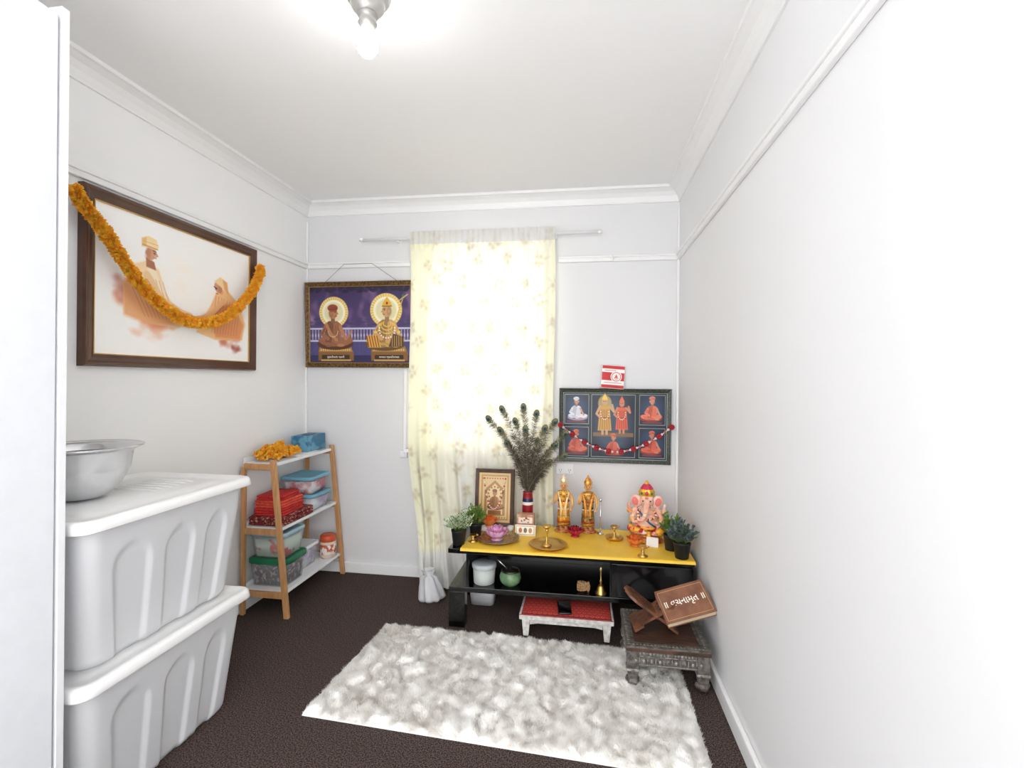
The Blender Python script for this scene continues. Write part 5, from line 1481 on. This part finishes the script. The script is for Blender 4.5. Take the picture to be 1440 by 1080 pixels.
for sx in (-1, 1):
    for (p, r_) in (((sx * 0.0895, -0.026, 0.178), 0.0125), ((sx * 0.074, -0.034, 0.127), 0.0135)):
        b = B(); b.tube([(p[0] + r_ * math.cos(q), p[1], p[2] + r_ * math.sin(q)) for q in np.linspace(0, 6.28, 14)[:-1]], 0.0035, 6, 0, closed=True); b.obj('bangle', M_gold, gs)
    b = B(); b.tube([(sx * 0.05, 0.01, 0.19), (sx * 0.075, 0.018, 0.15), (sx * 0.082, 0.02, 0.10), (sx * 0.078, 0.01, 0.06)], [0.009, 0.012, 0.012, 0.01], 8, flat=0.6); b.obj('shawl', mat('shawl_blue_gold', (232, 178, 56), 0.45, rgb2=(40, 120, 140), vs=25, lo=0.5, hi=0.55), gs)
b = B()
b.lathe([(0, 0), (0.016, 0), (0.018, 0.014), (0.008, 0.026), (0, 0.03)], c=(0.068, -0.045, 0.046), seg=14); b.obj('offering_bowl', M_gold, gs)

# ------------------------------------------------------------------ carved low table, book stand, book
ct = thing('carved_low_table', 'low boxy carved grey wooden table with inlaid edges', 'low table', (0.383, 2.42, 0.02))
M_cw = mat('worn_carved_wood', (70, 64, 60), 0.42, 0.2, rgb2=(124, 118, 112), vs=40, bump=0.4, bs=80)
M_cw2 = mat('inlay_silver', (186, 182, 174), 0.35, 0.4, rgb2=(100, 100, 96), vs=70)
M_cw3 = mat('reddish_wood_top', (96, 66, 50), 0.35, rgb2=(50, 42, 38), vs=14, stretch=(1, 6, 1))
b = B(); b.box((0, 0, 0.165), (0.365, 0.365, 0.02)); b.obj('tabletop', M_cw3, ct, bevel=0.003)
b = B(); b.ring(0.365, 0.365, [(0, 0), (0, -0.006), (0.012, -0.008), (0.040, -0.006), (0.040, 0)], M=rotM(rx=-90, loc=(0, -0.1825, 0.1745)))
b.v = [(v[0], v[1], abs(v[2] - 0.1745) + 0.1745) for v in b.v]
for k in range(22):
    for s_ in (-1, 1):
        p = -0.165 + k * 0.0157
        b.add([(p - 0.006, s_ * 0.166 - 0.008, 0.1832), (p + 0.006, s_ * 0.166 - 0.008, 0.1832), (p, s_ * 0.166 + 0.008, 0.1832)], [(0, 1, 2)], 1, False)
        b.add([(s_ * 0.166 - 0.008, p + 0.006, 0.1832), (s_ * 0.166 - 0.008, p - 0.006, 0.1832), (s_ * 0.166 + 0.008, p, 0.1832)], [(0, 1, 2)], 1, False)
b.obj('carved_border', [M_cw, M_cw2], ct)
for (ax_, s_) in (('y', -1), ('y', 1), ('x', -1), ('x', 1)):
    b = B(); b.M = rotM(rz={('y', -1): 0, ('y', 1): 180, ('x', -1): -90, ('x', 1): 90}[(ax_, s_)])
    pr = [(-0.165, 0.155), (0.165, 0.155), (0.165, 0.078)] + [(0.165 - 0.33 * k / 20, 0.082 + 0.008 * abs(math.sin(k * math.pi / 10))) for k in range(1, 20)] + [(-0.165, 0.078)]
    b.prism(pr, -0.172, -0.155)
    for k in range(21):
        x = -0.15 + k * 0.015
        b.ell((x, -0.173, 0.145), (0.005, 0.003, 0.006), 1, n=6)
    for k in range(9):
        x = -0.14 + k * 0.035
        b.ell((x, -0.173, 0.115), (0.013, 0.004, 0.012), 0, n=8)
        b.ell((x, -0.1765, 0.115), (0.006, 0.003, 0.007), 1, n=6)
        b.tube([(x + 0.0175, -0.173, 0.103), (x + 0.0175, -0.173, 0.127)], 0.002, 6, 1)
    b.box((0, -0.173, 0.1535), (0.33, 0.004, 0.004), 1)
    b.box((0, -0.173, 0.1345), (0.33, 0.003, 0.003), 1)
    b.box((0, -0.173, 0.0965), (0.33, 0.003, 0.003), 1)
    b.obj('apron', [M_cw, M_cw2], ct)
for sx in (-1, 1):
    for sy in (-1, 1):
        b = B(); b.M = rotM(loc=(sx * 0.151, sy * 0.151, 0))
        b.box((0, 0, 0.115), (0.052, 0.052, 0.08))
        b.box((0, 0, 0.071), (0.058, 0.058, 0.01), 1)
        b.hexa([(-0.020, -0.020, 0.03), (0.020, -0.020, 0.03), (0.020, 0.020, 0.03), (-0.020, 0.020, 0.03)], [(-0.026, -0.026, 0.067), (0.026, -0.026, 0.067), (0.026, 0.026, 0.067), (-0.026, 0.026, 0.067)])
        b.lathe([(0, 0.034), (0.026, 0.032), (0.031, 0.018), (0.027, 0.004), (0.020, 0), (0, 0)], seg=24, wav=0.08, nw=6, m=0)
        b.obj('leg', [M_cw, M_cw2], ct, bevel=0.002)

rh = thing('book_stand', 'folding carved wooden book stand opened in an X', 'book stand', (0.345, 2.42, 0.2045), (0, 0, 4))
M_rh = mat('rosewood_stand', (128, 80, 54), 0.45, rgb2=(80, 50, 36), vs=30, bump=0.2, bs=60)
def slat(sgn, ang, L0, L1, w):
    b = B()
    T = rotM(ry=-ang * sgn, loc=(0, 0, 0.078))
    prof = [(-L0, -w / 2), (-L0, w / 2), (-L0 * 0.6, w / 2), (-L0 * 0.6, w * 0.36), (L1 * 0.7, w / 2 * 0.96), (L1 * 0.9, w * 0.36), (L1, w * 0.12), (L1 * 0.94, 0), (L1, -w * 0.12), (L1 * 0.9, -w * 0.36), (L1 * 0.7, -w / 2 * 0.96), (-L0 * 0.6, -w * 0.36), (-L0 * 0.6, -w / 2)]
    n = len(prof)
    vs = [(sgn * p[0], p[1], -0.006) for p in prof] + [(sgn * p[0], p[1], 0.006) for p in prof]
    fs = [tuple(range(n)), tuple(range(n, 2 * n))[::-1]] + [(k, n + k, n + (k + 1) % n, (k + 1) % n) for k in range(n)]
    b.add(vs, fs, 0, False, T)
    for k in range(5):
        x = sgn * (L1 * 0.25 + k * L1 * 0.13)
        for yy in (-0.03, 0, 0.03):
            b.add([(x - 0.008, yy, 0.0065), (x, yy - 0.008, 0.0065), (x + 0.008, yy, 0.0065), (x, yy + 0.008, 0.0065)], [(0, 1, 2, 3)], 1, False, T)
    return b.obj('stand_leaf', [M_rh, mat('dark_carving', (52, 28, 20), 0.6)], rh)
slat(-1, 36, 0.118, 0.17, 0.15)
slat(1, 33, 0.122, 0.12, 0.15)
bp = B(); bp.tube([(0, -0.07, 0.078), (0, 0.07, 0.078)], 0.008, 10); bp.obj('hinge', M_rh, rh)

bkk = thing('book', 'brown hardcover book with white Gujarati title on the stand', 'book', (0.484, 2.40, 0.326), (33, -17, 6))
b = B(); b.box((0, 0, 0.018), (0.222, 0.158, 0.028)); b.obj('pages', mat('page_edges', (226, 208, 176), 0.8, var=0.08, vs=8, stretch=(1, 1, 60)), bkk)
b = B(); b.box((0, 0, 0.0345), (0.23, 0.165, 0.004)); b.box((0, 0, 0.002), (0.23, 0.165, 0.004)); b.box((0, 0.082, 0.018), (0.23, 0.004, 0.037)); b.obj('cover', mat('brown_cover', (116, 72, 50), 0.5, rgb2=(140, 94, 68), vs=18), bkk, bevel=0.001)
text_obj('॥ વચનામૃત ॥', 0.044, mat('title_white', (252, 246, 236), 0.5), bkk, (0, 0.004, 0.0368), (0, 0, 0), 'title', sx=0.92)
b = B()
for s_ in (-1, 1):
    b.box((0, s_ * 0.07, 0.0368), (0.21, 0.0015, 0.0006)); b.box((s_ * 0.105, 0, 0.0368), (0.0015, 0.14, 0.0006))
b.obj('cover_border', mat('gold_tooling', (206, 170, 120), 0.5), bkk)

# ------------------------------------------------------------------ world, camera
w = bpy.data.worlds.new('World'); sc.world = w; w.use_nodes = True
bg = w.node_tree.nodes['Background']
bg.inputs[0].default_value = (0.995, 0.995, 1.0, 1)
bg.inputs[1].default_value = 4.7

cam = bpy.data.cameras.new('Camera'); co = bpy.data.objects.new('Camera', cam); COL.objects.link(co)
cam.sensor_fit = 'HORIZONTAL'; cam.sensor_width = 36; cam.lens = 690 / 1440 * 36
cam.shift_y = -6 / 1440
th = math.atan(100 / 690)
fwd = Vector((-math.sin(th), math.cos(th), 0)); right = Vector((math.cos(th), math.sin(th), 0)); up = Vector((0, 0, 1))
rl = 0.009
r2 = right * math.cos(rl) + up * math.sin(rl); u2 = up * math.cos(rl) - right * math.sin(rl)
Mx = Matrix((r2, u2, -fwd)).transposed().to_4x4()
co.matrix_world = Matrix.Translation((0, 0, CAMH)) @ Mx
cam.clip_start = 0.02
sc.camera = co
